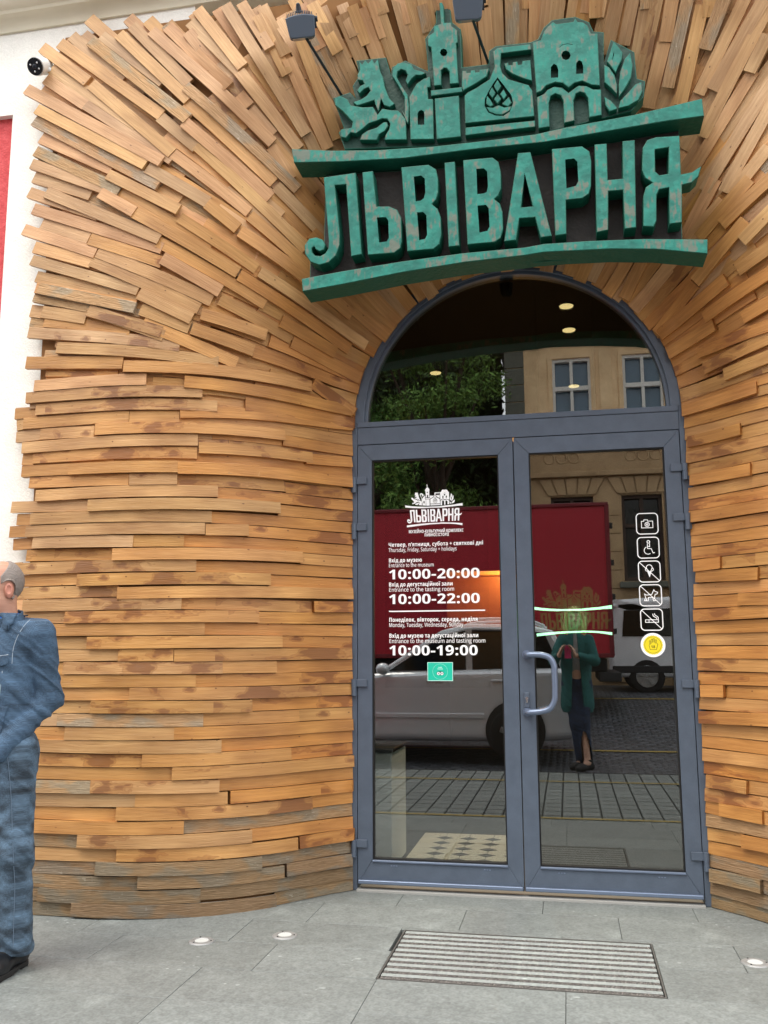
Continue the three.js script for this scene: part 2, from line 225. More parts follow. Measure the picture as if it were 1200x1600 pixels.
    const dir = new THREE.Vector3(bx - ax, by - ay, 0).normalize(), back = dir.clone().negate(), e0 = su(0), e1 = su(n);
    quad(T[0][1], T[0][0], Bm[0][0], Bm[0][1], back, back, back, back, e0, e0 + 0.02, v0, v0 + vw);
    quad(T[n][0], T[n][1], Bm[n][1], Bm[n][0], dir, dir, dir, dir, e1, e1 + 0.02, v0, v0 + vw);
    // faces were laid out for a plank that runs to the right; turn them when it does not
    const g = new THREE.BufferGeometry(); g.setAttribute('position', new THREE.Float32BufferAttribute(P, 3)); g.setAttribute('normal', new THREE.Float32BufferAttribute(N, 3)); g.setAttribute('uv', new THREE.Float32BufferAttribute(U, 2));
    const C = new Float32Array(P.length); for (let i = 0; i < C.length; i += 3) { C[i] = tint[0]; C[i + 1] = tint[1]; C[i + 2] = tint[2]; } g.setAttribute('color', new THREE.BufferAttribute(C, 3));
    return g;
  }
  // the look of a plank by where it hangs: deeper orange near the doors, bleached at the outer ends and top, the top also tinted paler to paint in brighter light, soiled grey just above the ground
  function look(x, y, proud) {
    const u = uOf(x, y), j = () => 1 + (R() - 0.5) * 0.2; let kind = 'clean', t = [1, 0.97, 0.86];
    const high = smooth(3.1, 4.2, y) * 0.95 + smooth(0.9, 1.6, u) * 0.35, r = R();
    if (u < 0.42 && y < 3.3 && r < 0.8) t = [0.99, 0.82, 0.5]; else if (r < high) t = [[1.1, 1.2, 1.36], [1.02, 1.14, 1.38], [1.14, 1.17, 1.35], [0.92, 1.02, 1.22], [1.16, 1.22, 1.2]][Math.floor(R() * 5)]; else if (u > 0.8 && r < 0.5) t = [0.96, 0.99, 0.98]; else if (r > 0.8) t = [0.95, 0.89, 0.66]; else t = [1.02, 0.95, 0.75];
    if (y < 3.0 && u < 1.5 && u > 0.1 && R() < 0.6) kind = 'stain'; else if (y >= 3.0 && R() < 0.08) kind = 'stain';
    if (y < 0.44) { const k = smooth(0.44, 0.1, y); if (R() < 0.1 + 1.3 * k) { kind = 'grey'; t = [lerp(0.84, 0.5, k), lerp(0.8, 0.51, k), lerp(0.74, 0.5, k)]; } }
    else if (R() < (u < 0.5 ? 0 : u > 1.0 && y > 2.6 ? 0.11 : proud && u > 0.7 ? 0.04 : 0.01)) { kind = 'grey'; t = [1, 0.96, 0.9]; }
    const a = j(); return [kind, [t[0] * a * (1 + (R() - 0.5) * 0.05), t[1] * a, t[2] * a * (1 + (R() - 0.5) * 0.1)]];
  }
  const all = []; // {geo, kind, score}
  const v3 = new THREE.Vector3();
  function inView(x, y) { v3.copy(surf(x, y).p).project(camera); return Math.abs(v3.x) < 1.02 && Math.abs(v3.y) < 1.02 ? [v3.x, v3.y] : null; }
  function add(ax, ay, bx, by, w, lift, bonus, proud) {
    if (bx < ax) [ax, ay, bx, by] = [bx, by, ax, ay];
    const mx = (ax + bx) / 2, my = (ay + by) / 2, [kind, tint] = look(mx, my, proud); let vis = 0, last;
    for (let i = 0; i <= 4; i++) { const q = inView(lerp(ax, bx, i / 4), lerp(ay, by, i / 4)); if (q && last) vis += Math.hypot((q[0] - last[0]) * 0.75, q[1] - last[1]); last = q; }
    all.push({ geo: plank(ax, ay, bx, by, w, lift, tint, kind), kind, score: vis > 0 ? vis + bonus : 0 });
  }
  const PITCH = 0.0672, Y0 = 0.034, rowSpan = new Map();
  for (const [a, b, c, d, l] of MEASURED) {
    let ax = a / 1000, ay = b / 1000, bx = c / 1000, by = d / 1000; const my = (ay + by) / 2, pier = my < 2.72;
    if (pier) { const k = Math.round((my - Y0) / PITCH), s = my > 2.4 ? 0 : (Y0 + k * PITCH - my); ay = lerp(ay + s, Y0 + k * PITCH, 0.35); by = lerp(by + s, Y0 + k * PITCH, 0.35); if (!rowSpan.has(k)) rowSpan.set(k, []); rowSpan.get(k).push([Math.min(ax, bx), Math.max(ax, bx)]); }
    add(ax, ay, bx, by, pier ? 0.0634 : 0.063 + 0.009 * R(), (pier ? 0.003 + 0.0068 * l : 0.005 + 0.008 * l) + 0.006 * R(), 1, l > 2);
  }
  // pier rows: what is left between the measured planks, each row closed from the frame to its ragged outer end
  for (const side of [-1, 1]) for (let k = 0; k < 40; k++) {
    const y = Y0 + k * PITCH, xa = side < 0 ? -2.73 + 0.15 * R() : 0.962, xb = side < 0 ? -0.962 : 2.74 - 0.12 * R();
    const spans = (rowSpan.get(k) || []).filter((s) => (s[0] + s[1]) * side > 0 && y < 2.72).sort((p, q) => p[0] - q[0]); let x = xa; const free = [];
    if (k > 33) for (let p = xa; p < xb - 0.05; p += 0.55) add(p, y, Math.min(p + 0.548, xb), y, 0.0668, -0.001 - 0.002 * R(), 0, false);
    for (const s of spans) { if (s[0] - x > 0.035) free.push([x, s[0] + 0.004]); x = Math.max(x, s[1] - 0.004); } if (xb - x > 0.035) free.push([x, xb]);
    for (let [p, q] of free) while (q - p > 0.03) {
      let e = p + 0.42 + 0.6 * R(); if (q - e < 0.24) e = q; const dy = (R() - 0.5) * 0.008;
      add(p, y + dy, e, y - dy, 0.0634, 0.001 + 0.014 * R() * R(), 0.2, false); p = e;
    }
  }
  // arch: rings of planks, more of them the farther out
  const rings = [[0, 0.4, 46], [0.3, 0.9, 68], [0.8, 1.4, 92], [1.28, 3.4, 118]];
  for (const [ua, ub, n] of rings) for (let i = 0; i <= n; i++) {
    const th = Math.PI * clamp((i + (R() - 0.5) * 0.3) / n), cx = -Math.cos(th), cy = Math.sin(th), um = Math.min(2.72 / Math.max(0.01, Math.abs(cx)), 2.38 / Math.max(0.01, cy)) - RAD - (0.04 + 0.22 * R()) * (cx < 0 ? 1 : 0.7);
    let u = ua === 0 ? -0.008 - 0.012 * R() - (0.03 + 0.03 * R()) * smooth(0.3, 0.6, cy) : ua - 0.16 * R(); const end = Math.min(um, ub + 0.14 * R());
    while (end - u > 0.08) {
      let e = u + 0.45 + 0.65 * R(); if (end - e < 0.25) e = end; const a = th + (R() - 0.5) * 0.02, sk = (R() - 0.5) * 0.04, rm = RAD + (u + e) / 2, pitch = Math.PI * (RAD + e) / n;
      const at = (uu) => { const r = RAD + uu, off = sk * (uu - (u + e) / 2); return [-Math.cos(a) * r + Math.sin(a) * off, SPRING + 0.03 + Math.sin(a) * r + Math.cos(a) * off]; };
      const [x0, y0] = at(u), [x1, y1] = at(e);
      if (Math.min(y0, y1) > SPRING + 0.02) add(x0, y0, x1, y1, clamp(pitch * 1.03, 0.06, 0.078), (u < 0 ? 0.006 : -0.004) + 0.012 * R(), 0, false);
      u = e;
    }
  }
  all.sort((a, b) => b.score - a.score);
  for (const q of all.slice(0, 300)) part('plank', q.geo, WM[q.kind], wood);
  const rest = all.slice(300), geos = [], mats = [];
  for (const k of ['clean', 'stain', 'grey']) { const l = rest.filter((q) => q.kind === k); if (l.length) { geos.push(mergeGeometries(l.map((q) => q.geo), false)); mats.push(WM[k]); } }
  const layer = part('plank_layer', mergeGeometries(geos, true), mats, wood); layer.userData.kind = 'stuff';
  console.log('planks', all.length, 'in view', all.filter((q) => q.score > 0).length);
  // boards behind the gaps
  const P = [], I = [], cols = 26, path = [];
  for (let y = -0.1; y < SPRING; y += 0.34) path.push([-1, 0, y]); for (let i = 0; i <= 60; i++) { const t = Math.PI * i / 60; path.push([-Math.cos(t), Math.sin(t), SPRING]); } for (let y = SPRING - 0.1; y > -0.45; y -= 0.34) path.push([1, 0, Math.max(y, -0.1)]);
  path.forEach(([dx, dy, y], i) => { const um = Math.min(2.6 / Math.max(0.01, Math.abs(dx)), dy > 0.01 ? 2.3 / dy : 9) - RAD; for (let j = 0; j <= cols; j++) { const u = 0.012 + (um - 0.012) * j / cols, s = surf(dx * (RAD + u), y + dy * (RAD + u)); const p = s.p.clone().addScaledVector(s.n, -0.026); P.push(p.x, p.y, p.z); if (i && j) { const a = i * (cols + 1) + j, b = a - cols - 1; I.push(a, b, b - 1, a, b - 1, a - 1); } } });
  const g = new THREE.BufferGeometry(); g.setAttribute('position', new THREE.Float32BufferAttribute(P, 3)); g.setIndex(I); g.computeVertexNormals(); g.setAttribute('uv', new THREE.Float32BufferAttribute(P.filter((_, i) => i % 3 < 2), 2));
  part('backing_board', g, std({ color: 0x8a6238, roughness: 0.9, side: THREE.DoubleSide }), wood);
}

// ------------------------------------------------------------------ glass doors in an arched steel frame
{
  const brush = tex(256, 256, (u, v) => { const k = 235 + 26 * (fbm(N1, u * 14, v * 14, 14, 4) - 0.5) + 10 * (N2(u * 250, v * 250, 250, 250) - 0.5); return [k, k, k]; }, true, 1.3);
  M.steel = std({ color: 0x5c6878, map: brush, roughness: 0.42, metalness: 0.1, bumpMap: M.slabBump, bumpScale: 0.0006 });
  M.handle = std({ color: 0x75839a, roughness: 0.3, metalness: 0.45 });
  M.gasket = std({ color: 0x0c0d0f, roughness: 0.7 });
  M.glass = new THREE.MeshPhysicalMaterial({ color: 0xd2d7d5, transmission: 1, thickness: 0, roughness: 0, ior: 2.33 });
  M.chrome = std({ color: 0xc9cbcc, metalness: 1, roughness: 0.25 });
}
const frame = thing('door_frame', 'slate blue steel door frame with arched fanlight over the double doors', 'door frame');
{
  const arc = (ri, ro, z0, z1, y) => { const s = new THREE.Shape(); s.absarc(0, 0, ro, 0, Math.PI); s.absarc(0, 0, ri, Math.PI, 0, true); return uvBox(new THREE.ExtrudeGeometry(s, { depth: z1 - z0 - 0.004, bevelEnabled: true, bevelSize: 0.003, bevelThickness: 0.002, bevelSegments: 1, curveSegments: 48 }).translate(0, y, z0 + 0.002)); };
  part('jamb', rbox(-0.99, -0.931, 0, 2.69, -0.11, 0), M.steel, frame); part('jamb', rbox(0.931, 0.99, 0, 2.69, -0.11, 0), M.steel, frame);
  part('transom', [rbox(-0.9305, 0.9305, 2.555, 2.66, -0.11, 0.002, 0.003), rbox(-0.9305, 0.9305, 2.6605, 2.692, -0.09, 0.008, 0.003)], M.steel, frame);
  part('arch_frame', [arc(0.893, 0.985, -0.11, 0, 2.692), arc(0.872, 0.892, -0.09, -0.012, 2.692)], M.steel, frame);
  const s = new THREE.Shape(); s.absarc(0, 0, 0.88, 0, Math.PI); part('fanlight_pane', new THREE.ExtrudeGeometry(s, { depth: 0.016, bevelEnabled: false, curveSegments: 48 }).translate(0, 2.693, -0.05), M.glass, frame);
  part('threshold', [rbox(-0.93, 0.93, -0.02, 0.012, -0.11, 0.03, 0.003)], std({ color: 0x9a9a96, roughness: 0.7 }), frame);
  part('dome_sensor', [cyl(0.04, 0.035, 0.05, 20).translate(-0.02, 3.515, -0.1), new THREE.SphereGeometry(0.034, 20, 12).translate(-0.02, 3.485, -0.1)], M.gasket, frame);
}
const LOGO = {
  bar_top: '-1139,390 -906,352 -644,324 -343,308 -71,307 196,311 359,331 701,357 1040,404 1045,306 865,302 585,284 241,261 -72,266 -180,265 -510,259 -848,279 -1124,306',
  bar_low: '-1073,-377 -847,-354 -514,-328 -190,-313 126,-312 224,-302 449,-308 725,-324 1025,-356 1020,-432 776,-385 558,-362 223,-348 124,-356 -191,-365 -515,-390 -847,-429 -1067,-450',
  L: '-955,202 -774,209 -740,-266 -799,-272 -828,146 -891,148 -862,-133 -863,-202 -883,-259 -924,-295 -977,-305 -1026,-282 -1057,-233 -1060,-183 -1035,-147 -993,-143 -957,-161 -942,-192 -951,-220 -974,-227 -997,-213 -1006,-194 -1019,-205 -1017,-228 -1000,-248 -971,-254 -943,-241 -926,-214 -924,-173 -933,-67',
  soft: '-737,207 -678,208 -658,0 -589,-7 -545,-31 -523,-80 -521,-213 -530,-252 -563,-275 -707,-273|-660,-60 -606,-63 -590,-85 -587,-189 -601,-211 -649,-212',
  V: '-521,211 -372,209 -332,178 -321,124 -322,43 -334,4 -356,-19 -326,-49 -310,-96 -308,-199 -320,-249 -351,-273 -492,-273|-457,153 -411,155 -389,132 -387,50 -396,16 -415,3 -448,2|-441,-54 -402,-55 -383,-77 -380,-192 -393,-216 -431,-221',
  I: '-286,210 -230,210 -214,-268 -271,-269',
  V2: '-186,213 -30,210 1,182 13,121 11,29 -5,-9 -25,-26 4,-55 16,-102 17,-198 2,-247 -30,-266 -171,-266|-120,159 -74,157 -55,134 -53,48 -61,14 -79,7 -118,7|-118,-50 -68,-50 -52,-72 -49,-180 -63,-204 -111,-210',
  A: '104,219 170,217 265,-261 208,-264 183,-150 102,-148 82,-266 20,-267|136,99 113,-87 173,-88',
  R: '280,221 435,218 471,185 479,128 472,-8 459,-50 425,-71 343,-72 339,-258 282,-261|342,157 393,159 412,136 413,24 399,-3 344,-12',
  N: '498,220 560,218 557,16 632,15 639,221 700,220 686,-257 629,-259 630,-48 557,-46 548,-257 490,-264',
  Ya: '921,217 806,223 761,212 737,172 728,49 742,5 777,-24 743,-44 728,-91 720,-254 771,-262 786,-231 793,-92 808,-64 855,-60 848,-255 908,-253 919,-52 967,-45 999,-16 1018,40 970,12 917,6|797,155 865,159 856,16 812,13 793,36',
  e_mane: '-755,871 -736,850 -720,874 -702,851 -680,874 -666,846 -646,872 -637,803 -617,751 -608,695 -584,625 -554,587 -581,570 -614,587 -631,628 -645,554 -662,593 -668,624 -723,611 -766,604 -789,628 -740,640 -711,657 -690,684 -700,705 -725,699 -751,675 -766,696 -748,720 -725,729 -734,751 -762,758 -764,790 -750,819',
  e_body: '-893,666 -861,677 -820,650 -801,611 -734,590 -675,585 -650,536 -624,568 -581,554 -536,546 -519,526 -493,487 -490,367 -612,380 -607,408 -587,439 -580,471 -596,502 -624,508 -657,498 -700,489 -739,458 -771,438 -803,448 -828,418 -858,429 -860,473 -797,477 -791,510 -849,583 -891,623',
  e_thigh: '-750,397 -739,428 -706,448 -655,459 -617,486 -598,485 -591,461 -612,432 -643,416 -655,385',
  e_tail: '-521,556 -499,517 -500,620 -535,697 -568,756 -564,799 -537,828 -500,828 -460,811 -444,778 -404,761 -380,746 -405,737 -436,742 -461,721 -482,692 -493,718 -481,750 -492,776 -517,789 -537,776 -542,747 -518,695 -482,632 -474,568 -479,473 -483,459',
  e_house: '-469,365 -474,616 -456,650 -433,689 -394,714 -357,723 -355,660 -372,658 -368,592 -342,587 -341,351|-432,443 -432,515 -422,531 -407,535 -390,524 -387,503 -388,438',
  e_tower: '-301,1159 -285,1160 -276,1136 -274,1035 -235,1029 -233,1007 -203,978 -202,904 -211,900 -201,661 -250,663 -251,736 -265,759 -282,762 -296,749 -296,663 -336,664 -349,896 -367,907 -368,966 -334,985 -334,1022 -294,1031|-280,883 -263,873 -255,851 -264,832 -281,826 -297,837 -306,859 -297,878',
  e_ledge: '-355,640 -184,637 -182,607 -353,606',
  e_base: '-334,589 -201,589 -195,348 -326,349',
  e_wall: '-182,733 -158,730 -156,717 -137,716 -134,729 -111,727 -109,714 -90,713 -87,726 -62,725 -35,726 -50,680 -118,642 -168,619 -178,612 -186,643',
  e_dome: '-170,422 -172,583 -156,600 -108,620 -35,662 -7,730 -14,821 11,841 188,837 190,803 30,804 25,729 34,690 67,648 124,621 171,600 190,564 196,416|8,672 44,618 83,553 91,505 72,457 34,434 -9,442 -48,465 -69,509 -66,552 -45,594 -18,638',
  h0: '7,656 27,614 5,581 -14,620',
  h1: '-24,617 -4,579 -22,550 -41,580',
  h2: '39,595 55,557 38,534 18,568',
  h3: '6,571 25,540 5,514 -15,543',
  h4: '-52,572 -29,537 -17,508 -36,501 -57,522',
  h5: '65,546 80,509 58,489 26,509 45,528',
  h6: '-58,504 -21,494 9,506 41,488 80,490 68,465 29,447 -3,452 -40,472',
  e_strip: '-170,398 199,392 198,355 -171,352',
  e_wall2: '43,742 67,746 69,730 88,729 90,745 117,745 120,725 137,725 142,745 185,744 190,621 147,640 89,674 56,705',
  e_gate: '198,845 242,852 261,902 279,925 310,950 327,934 415,934 427,953 438,930 467,923 489,900 505,852 539,847 539,546 496,556 449,585 408,578 378,556 350,585 310,597 263,584 236,555 210,548|372,776 391,764 400,740 390,718 370,711 350,723 342,748 352,770|331,797 352,812 381,815 413,804 412,794 381,804 355,801 333,787|284,621 286,688 305,709 325,696 332,669 330,617|415,625 418,693 437,712 455,698 461,670 460,622',
  e_arches: '212,523 250,538 268,558 303,572 344,561 377,527 401,543 430,561 470,553 504,529 544,524 541,378 477,373 475,482 460,513 435,525 414,516 401,479 402,364 348,358 348,486 336,517 308,532 284,520 273,483 273,347 215,344',
  f0: '617,789 639,760 662,718 654,675 634,639 621,609 600,644 579,679 594,722|618,738 621,711 606,675 605,701',
  f1: '699,713 709,641 699,572 665,513 632,471 633,537 644,612 670,682',
  f2: '749,539 751,485 727,438 678,413 626,406 637,447 684,494 717,530',
  f3: '564,664 589,645 615,597 626,538 622,487 595,523 562,562',
  f4: '558,481 592,453 618,415 619,402 581,394 562,430',
  backing_e: '-899,686 -818,702 -774,658 -788,749 -748,809 -767,894 -617,888 -581,774 -566,827 -501,852 -420,798 -363,767 -375,977 -313,1065 -315,1179 -258,1178 -249,1056 -200,1005 -197,767 -31,766 -25,849 3,867 188,863 236,878 268,942 310,977 425,978 490,938 511,878 561,867 563,681 611,811 712,733 718,578 759,558 749,483 688,415 591,399 210,342 -198,330 -835,385 -865,477 -836,500',
  panel: '-970,272 -269,235 406,263 935,305 918,-372 384,-355 -278,-353 -1059,-413 -1057,-237 -978,-133',
};
const RINGS = {}; // outline and holes in metres round the middle of the sign
for (const [k, s] of Object.entries(LOGO)) RINGS[k] = s.split('|').map((r) => r.trim().split(' ').map((p) => { const [x, y] = p.split(',').map(Number); return new THREE.Vector2(x / 1000, y / 1000); }));
const LETTERS = ['L', 'soft', 'V', 'I', 'V2', 'A', 'R', 'N', 'Ya'], EMBLEM = Object.keys(RINGS).filter((k) => /^(e_|h\d|f\d)/.test(k));
function canvas(w, h, draw) { const c = document.createElement('canvas'); c.width = w; c.height = h; const g = c.getContext('2d'); g.clearRect(0, 0, w, h); draw(g); const t = new THREE.CanvasTexture(c); t.colorSpace = THREE.SRGBColorSpace; t.magFilter = THREE.LinearFilter; t.generateMipmaps = true; return t; }
const vinyl = (map) => new THREE.MeshStandardMaterial({ map, transparent: true, roughness: 0.5 });
function drawLogo(g, x, y, k) { // white print of the sign
  g.fillStyle = '#fff';
  for (const n of [...LETTERS, ...EMBLEM, 'bar_top', 'bar_low']) { g.beginPath(); for (const r of RINGS[n]) { r.forEach((p, i) => g[i ? 'lineTo' : 'moveTo'](x + p.x * k, y - p.y * k)); g.closePath(); } g.fill('evenodd'); }
}
function leaf(side) {
  const t = thing('glass_door', side < 0 ? 'left glass door leaf with opening hours lettered in white' : 'right glass door leaf with pull handle and house rule pictograms', 'door');
  const X = (a, b) => side < 0 ? [-b, -a] : [a, b];
  const [x0, x1] = X(0.0025, 0.9275), [g0, g1] = X(0.088, 0.842), O = [[x0, 0.035], [x1, 0.035], [x1, 2.551], [x0, 2.551]], Q = [[g0, 0.168], [g1, 0.168], [g1, 2.456], [g0, 2.456]];
  for (let i = 0; i < 4; i++) { const j = (i + 1) % 4, s = new THREE.Shape([O[i], O[j], Q[j], Q[i]].map((p) => new THREE.Vector2(...p))); part('frame_profile', uvBox(new THREE.ExtrudeGeometry(s, { depth: 0.047, bevelEnabled: true, bevelSize: 0.0016, bevelThickness: 0.003, bevelSegments: 2, bevelOffset: -0.0019 }).translate(0, 0, -0.047)), M.steel, t); }
  for (const x of [0.2, 0.72]) part('drain_cap', [-0.014, 0, 0.014].map((o) => rbox(side * x + o - 0.005, side * x + o + 0.005, 0.136, 0.141, 0.002, 0.005, 0.001)), M.handle, t);
  const gs = 0.007; part('gasket', [box(g0, g0 + gs, 0.168, 2.456, -0.045, -0.004), box(g1 - gs, g1, 0.168, 2.456, -0.045, -0.004), box(g0 + gs, g1 - gs, 0.168, 0.168 + gs, -0.045, -0.004), box(g0 + gs, g1 - gs, 2.456 - gs, 2.456, -0.045, -0.004)], M.gasket, t);
  part('glazing_bead', rbox(g0, g1, 0.157, 0.167, -0.01, 0.012, 0.002), M.handle, t);
  part('drip_rail', rbox(x0 + 0.004, x1 - 0.004, 0.04, 0.062, 0.004, 0.026, 0.006), M.handle, t);
  const pane = part('glass_pane', box(g0 + 0.001, g1 - 0.001, 0.169, 2.455, -0.034, -0.018), M.glass, t);
  for (const y of [2.325, 2.045, 1.135, 0.245]) {
    const h = part('hinge', rbox(...X(0.872, 0.938), y - 0.012, y + 0.03, 0.003, 0.016, 0.002), M.steel, t);
    part('hinge_knuckle', [cyl(0.015, 0.015, 0.042, 20).translate(side * 0.947, y + 0.009, 0.018), cyl(0.014, 0.014, 0.05, 20).translate(side * 0.947, y - 0.038, 0.018), rbox(...X(0.94, 0.97), y - 0.06, y - 0.015, -0.002, 0.012, 0.002)], M.steel, h);
  }
  return { t, pane };
}
const leftLeaf = leaf(-1), rightLeaf = leaf(1);
{ // white lettering on the left pane
  const W = 1040, H = 2048, w = 0.61, h = w * H / W, K = W / w, x0 = -0.768, y1 = 2.318, X = (x) => (x - x0) * K, Y = (y) => (y1 - y) * K;
  const map = canvas(W, H, (g) => {
    drawLogo(g, X(-0.466), Y(2.118), K * 0.157); g.fillStyle = '#fff';
    const text = (s, x, y, hgt, width, weight, align = 'left') => { g.font = weight + ' ' + Math.round(hgt * K) + 'px sans-serif'; g.textAlign = 'left'; const m = g.measureText(s).width, k = width * K / m; g.save(); g.translate(X(x) - (align === 'center' ? width * K / 2 : 0), Y(y)); g.scale(k, 1); g.fillText(s, 0, 0); g.restore(); };
    text('МУЗЕЙНО-КУЛЬТУРНИЙ КОМПЛЕКС', -0.462, 2.012, 0.026, 0.325, 'bold', 'center'); text('ПИВНОЇ ІСТОРІЇ', -0.458, 1.99, 0.025, 0.145, 'bold', 'center');
    text('Четвер, п’ятниця, субота + святкові дні', -0.746, 1.934, 0.034, 0.56, 'bold'); text('Thursday, Friday, Saturday + holidays', -0.746, 1.903, 0.032, 0.405, 'normal');
    text('Вхід до музею', -0.746, 1.842, 0.034, 0.2, 'bold'); text('Entrance to the museum', -0.746, 1.813, 0.03, 0.27, 'normal'); text('10:00-20:00', -0.748, 1.742, 0.079, 0.54, 'bold');
    text('Вхід до дегустаційної зали', -0.746, 1.7, 0.034, 0.38, 'bold'); text('Entrance to the tasting room', -0.746, 1.669, 0.032, 0.388, 'normal'); text('10:00-22:00', -0.748, 1.597, 0.079, 0.538, 'bold');
    g.fillRect(X(-0.745), Y(1.558), 0.562 * K, 0.007 * K);
    text('Понеділок, вівторок, середа, неділя', -0.746, 1.494, 0.034, 0.52, 'bold'); text('Monday, Tuesday, Wednesday, Sunday', -0.746, 1.464, 0.032, 0.435, 'normal');
    text('Вхід до музею та дегустаційної зали', -0.746, 1.402, 0.034, 0.522, 'bold'); text('Entrance to the museum and tasting room', -0.746, 1.371, 0.032, 0.562, 'normal'); text('10:00-19:00', -0.748, 1.3, 0.079, 0.52, 'bold');
  });
  part('hours_lettering', new THREE.PlaneGeometry(w, h).translate(x0 + w / 2, y1 - h / 2, -0.0165), vinyl(map), leftLeaf.pane);
  const st = canvas(512, 368, (g) => {
    g.fillStyle = '#16c4a4'; g.fillRect(0, 0, 512, 368); g.strokeStyle = '#e9fffa'; g.lineWidth = 9; g.strokeRect(6, 6, 500, 356); g.lineWidth = 3; g.beginPath(); g.arc(256, 184, 150, 0, 7); g.stroke();
    g.fillStyle = '#eafff9'; g.font = 'bold 26px sans-serif'; g.textAlign = 'center'; g.fillText('ЛЬВІВ', 256, 110); g.fillText('УКРАЇНА', 256, 142); g.fillStyle = '#10463e'; g.beginPath(); g.ellipse(256, 218, 74, 40, 0, 0, 7); g.fill();
    for (const x of [222, 290]) { g.fillStyle = '#fff'; g.beginPath(); g.arc(x, 222, 30, 0, 7); g.fill(); g.fillStyle = '#10463e'; g.beginPath(); g.arc(x, 222, 15, 0, 7); g.fill(); g.fillStyle = '#fff'; g.beginPath(); g.arc(x, 222, 6, 0, 7); g.fill(); }
  });
  const q = part('review_sticker', new THREE.PlaneGeometry(0.147, 0.106).translate(-0.448, 1.208, -0.0162), vinyl(st), leftLeaf.pane); q.userData.label = 'turquoise review sticker with two round eyes';
}
{ // right leaf: pull handle, lock and pictograms
  const t = rightLeaf.t, hd = part('pull_handle', tube([[0.045, 1.303, 0], [0.045, 1.303, 0.03], [0.06, 1.303, 0.045], [0.13, 1.3, 0.055], [0.172, 1.285, 0.06], [0.194, 1.245, 0.062], [0.196, 1.2, 0.062], [0.196, 1.1, 0.062], [0.192, 1.055, 0.062], [0.168, 1.012, 0.06], [0.125, 0.995, 0.055], [0.055, 0.988, 0.045], [0.04, 0.987, 0.03], [0.04, 0.987, 0]], 0.0165, 90, 16), M.handle, t);
  part('rosette', [cyl(0.024, 0.024, 0.012, 20).rotateX(Math.PI / 2).translate(0.045, 1.303, 0.008), cyl(0.024, 0.024, 0.012, 20).rotateX(Math.PI / 2).translate(0.04, 0.987, 0.008)], M.handle, hd);
  const lk = part('lock_plate', rbox(0.026, 0.054, 1.012, 1.094, 0.002, 0.013, 0.004), M.steel, t);
  part('lock_cylinder', [cyl(0.0085, 0.0085, 0.008, 18).rotateX(Math.PI / 2).translate(0.04, 1.062, 0.016), rbox(0.0345, 0.0455, 1.036, 1.058, 0.012, 0.018, 0.003)], M.chrome, lk);
  const icons = { camera_pictogram: (g) => { g.strokeRect(66, 100, 124, 76); g.strokeRect(94, 84, 40, 16); g.clearRect(97, 92, 34, 14); g.beginPath(); g.arc(128, 138, 24, 0, 7); g.stroke(); g.beginPath(); g.arc(128, 138, 9, 0, 7); g.stroke(); },
    wheelchair_pictogram: (g) => { g.beginPath(); g.arc(132, 62, 15, 0, 7); g.stroke(); g.beginPath(); g.moveTo(120, 84); g.lineTo(120, 138); g.lineTo(160, 140); g.lineTo(178, 190); g.lineTo(194, 186); g.moveTo(144, 84); g.lineTo(144, 118); g.lineTo(120, 110); g.stroke(); g.beginPath(); g.arc(124, 160, 42, -2.0, 1.0, true); g.stroke(); },
    ice_cream_pictogram: (g) => { g.beginPath(); g.arc(128, 84, 32, 2.6, 0.5); g.stroke(); g.beginPath(); g.arc(106, 104, 20, 1.2, 4.2); g.arc(128, 116, 16, 2.6, 0.5, true); g.arc(152, 104, 20, 5.2, 1.6); g.stroke(); g.beginPath(); g.moveTo(104, 128); g.lineTo(152, 128); g.lineTo(128, 196); g.closePath(); g.fill(); g.beginPath(); g.moveTo(28, 28); g.lineTo(228, 228); g.stroke(); },
    dog_pictogram: (g) => { g.beginPath(); [[58, 188], [74, 150], [62, 112], [84, 126], [142, 118], [166, 66], [176, 84], [206, 96], [200, 114], [178, 118], [170, 146], [176, 190], [158, 190], [150, 152], [104, 152], [100, 190], [82, 190], [84, 164], [74, 190]].forEach((p, i) => g[i ? 'lineTo' : 'moveTo'](...p)); g.closePath(); g.stroke(); g.beginPath(); g.moveTo(28, 28); g.lineTo(228, 228); g.stroke(); },
    cigarette_pictogram: (g) => { g.strokeRect(60, 130, 140, 28); g.beginPath(); g.moveTo(98, 130); g.lineTo(98, 158); g.stroke(); g.beginPath(); g.moveTo(198, 120); g.bezierCurveTo(206, 84, 160, 92, 160, 62); g.moveTo(182, 118); g.bezierCurveTo(182, 96, 140, 106, 142, 66); g.stroke(); g.beginPath(); g.moveTo(28, 28); g.lineTo(228, 228); g.stroke(); } };
  [2.026, 1.8905, 1.757, 1.625, 1.491].forEach((y, i) => {
    const [n, d] = Object.entries(icons)[i];
    const map = canvas(256, 256, (g) => { g.strokeStyle = g.fillStyle = '#fff'; g.lineJoin = g.lineCap = 'round'; g.lineWidth = 11; g.beginPath(); g.roundRect(10, 10, 236, 236, 44); g.stroke(); g.lineWidth = 8; d(g); });
    part(n, new THREE.PlaneGeometry(0.126, 0.126).translate(0.733, y, -0.0165), vinyl(map), rightLeaf.pane);
  });
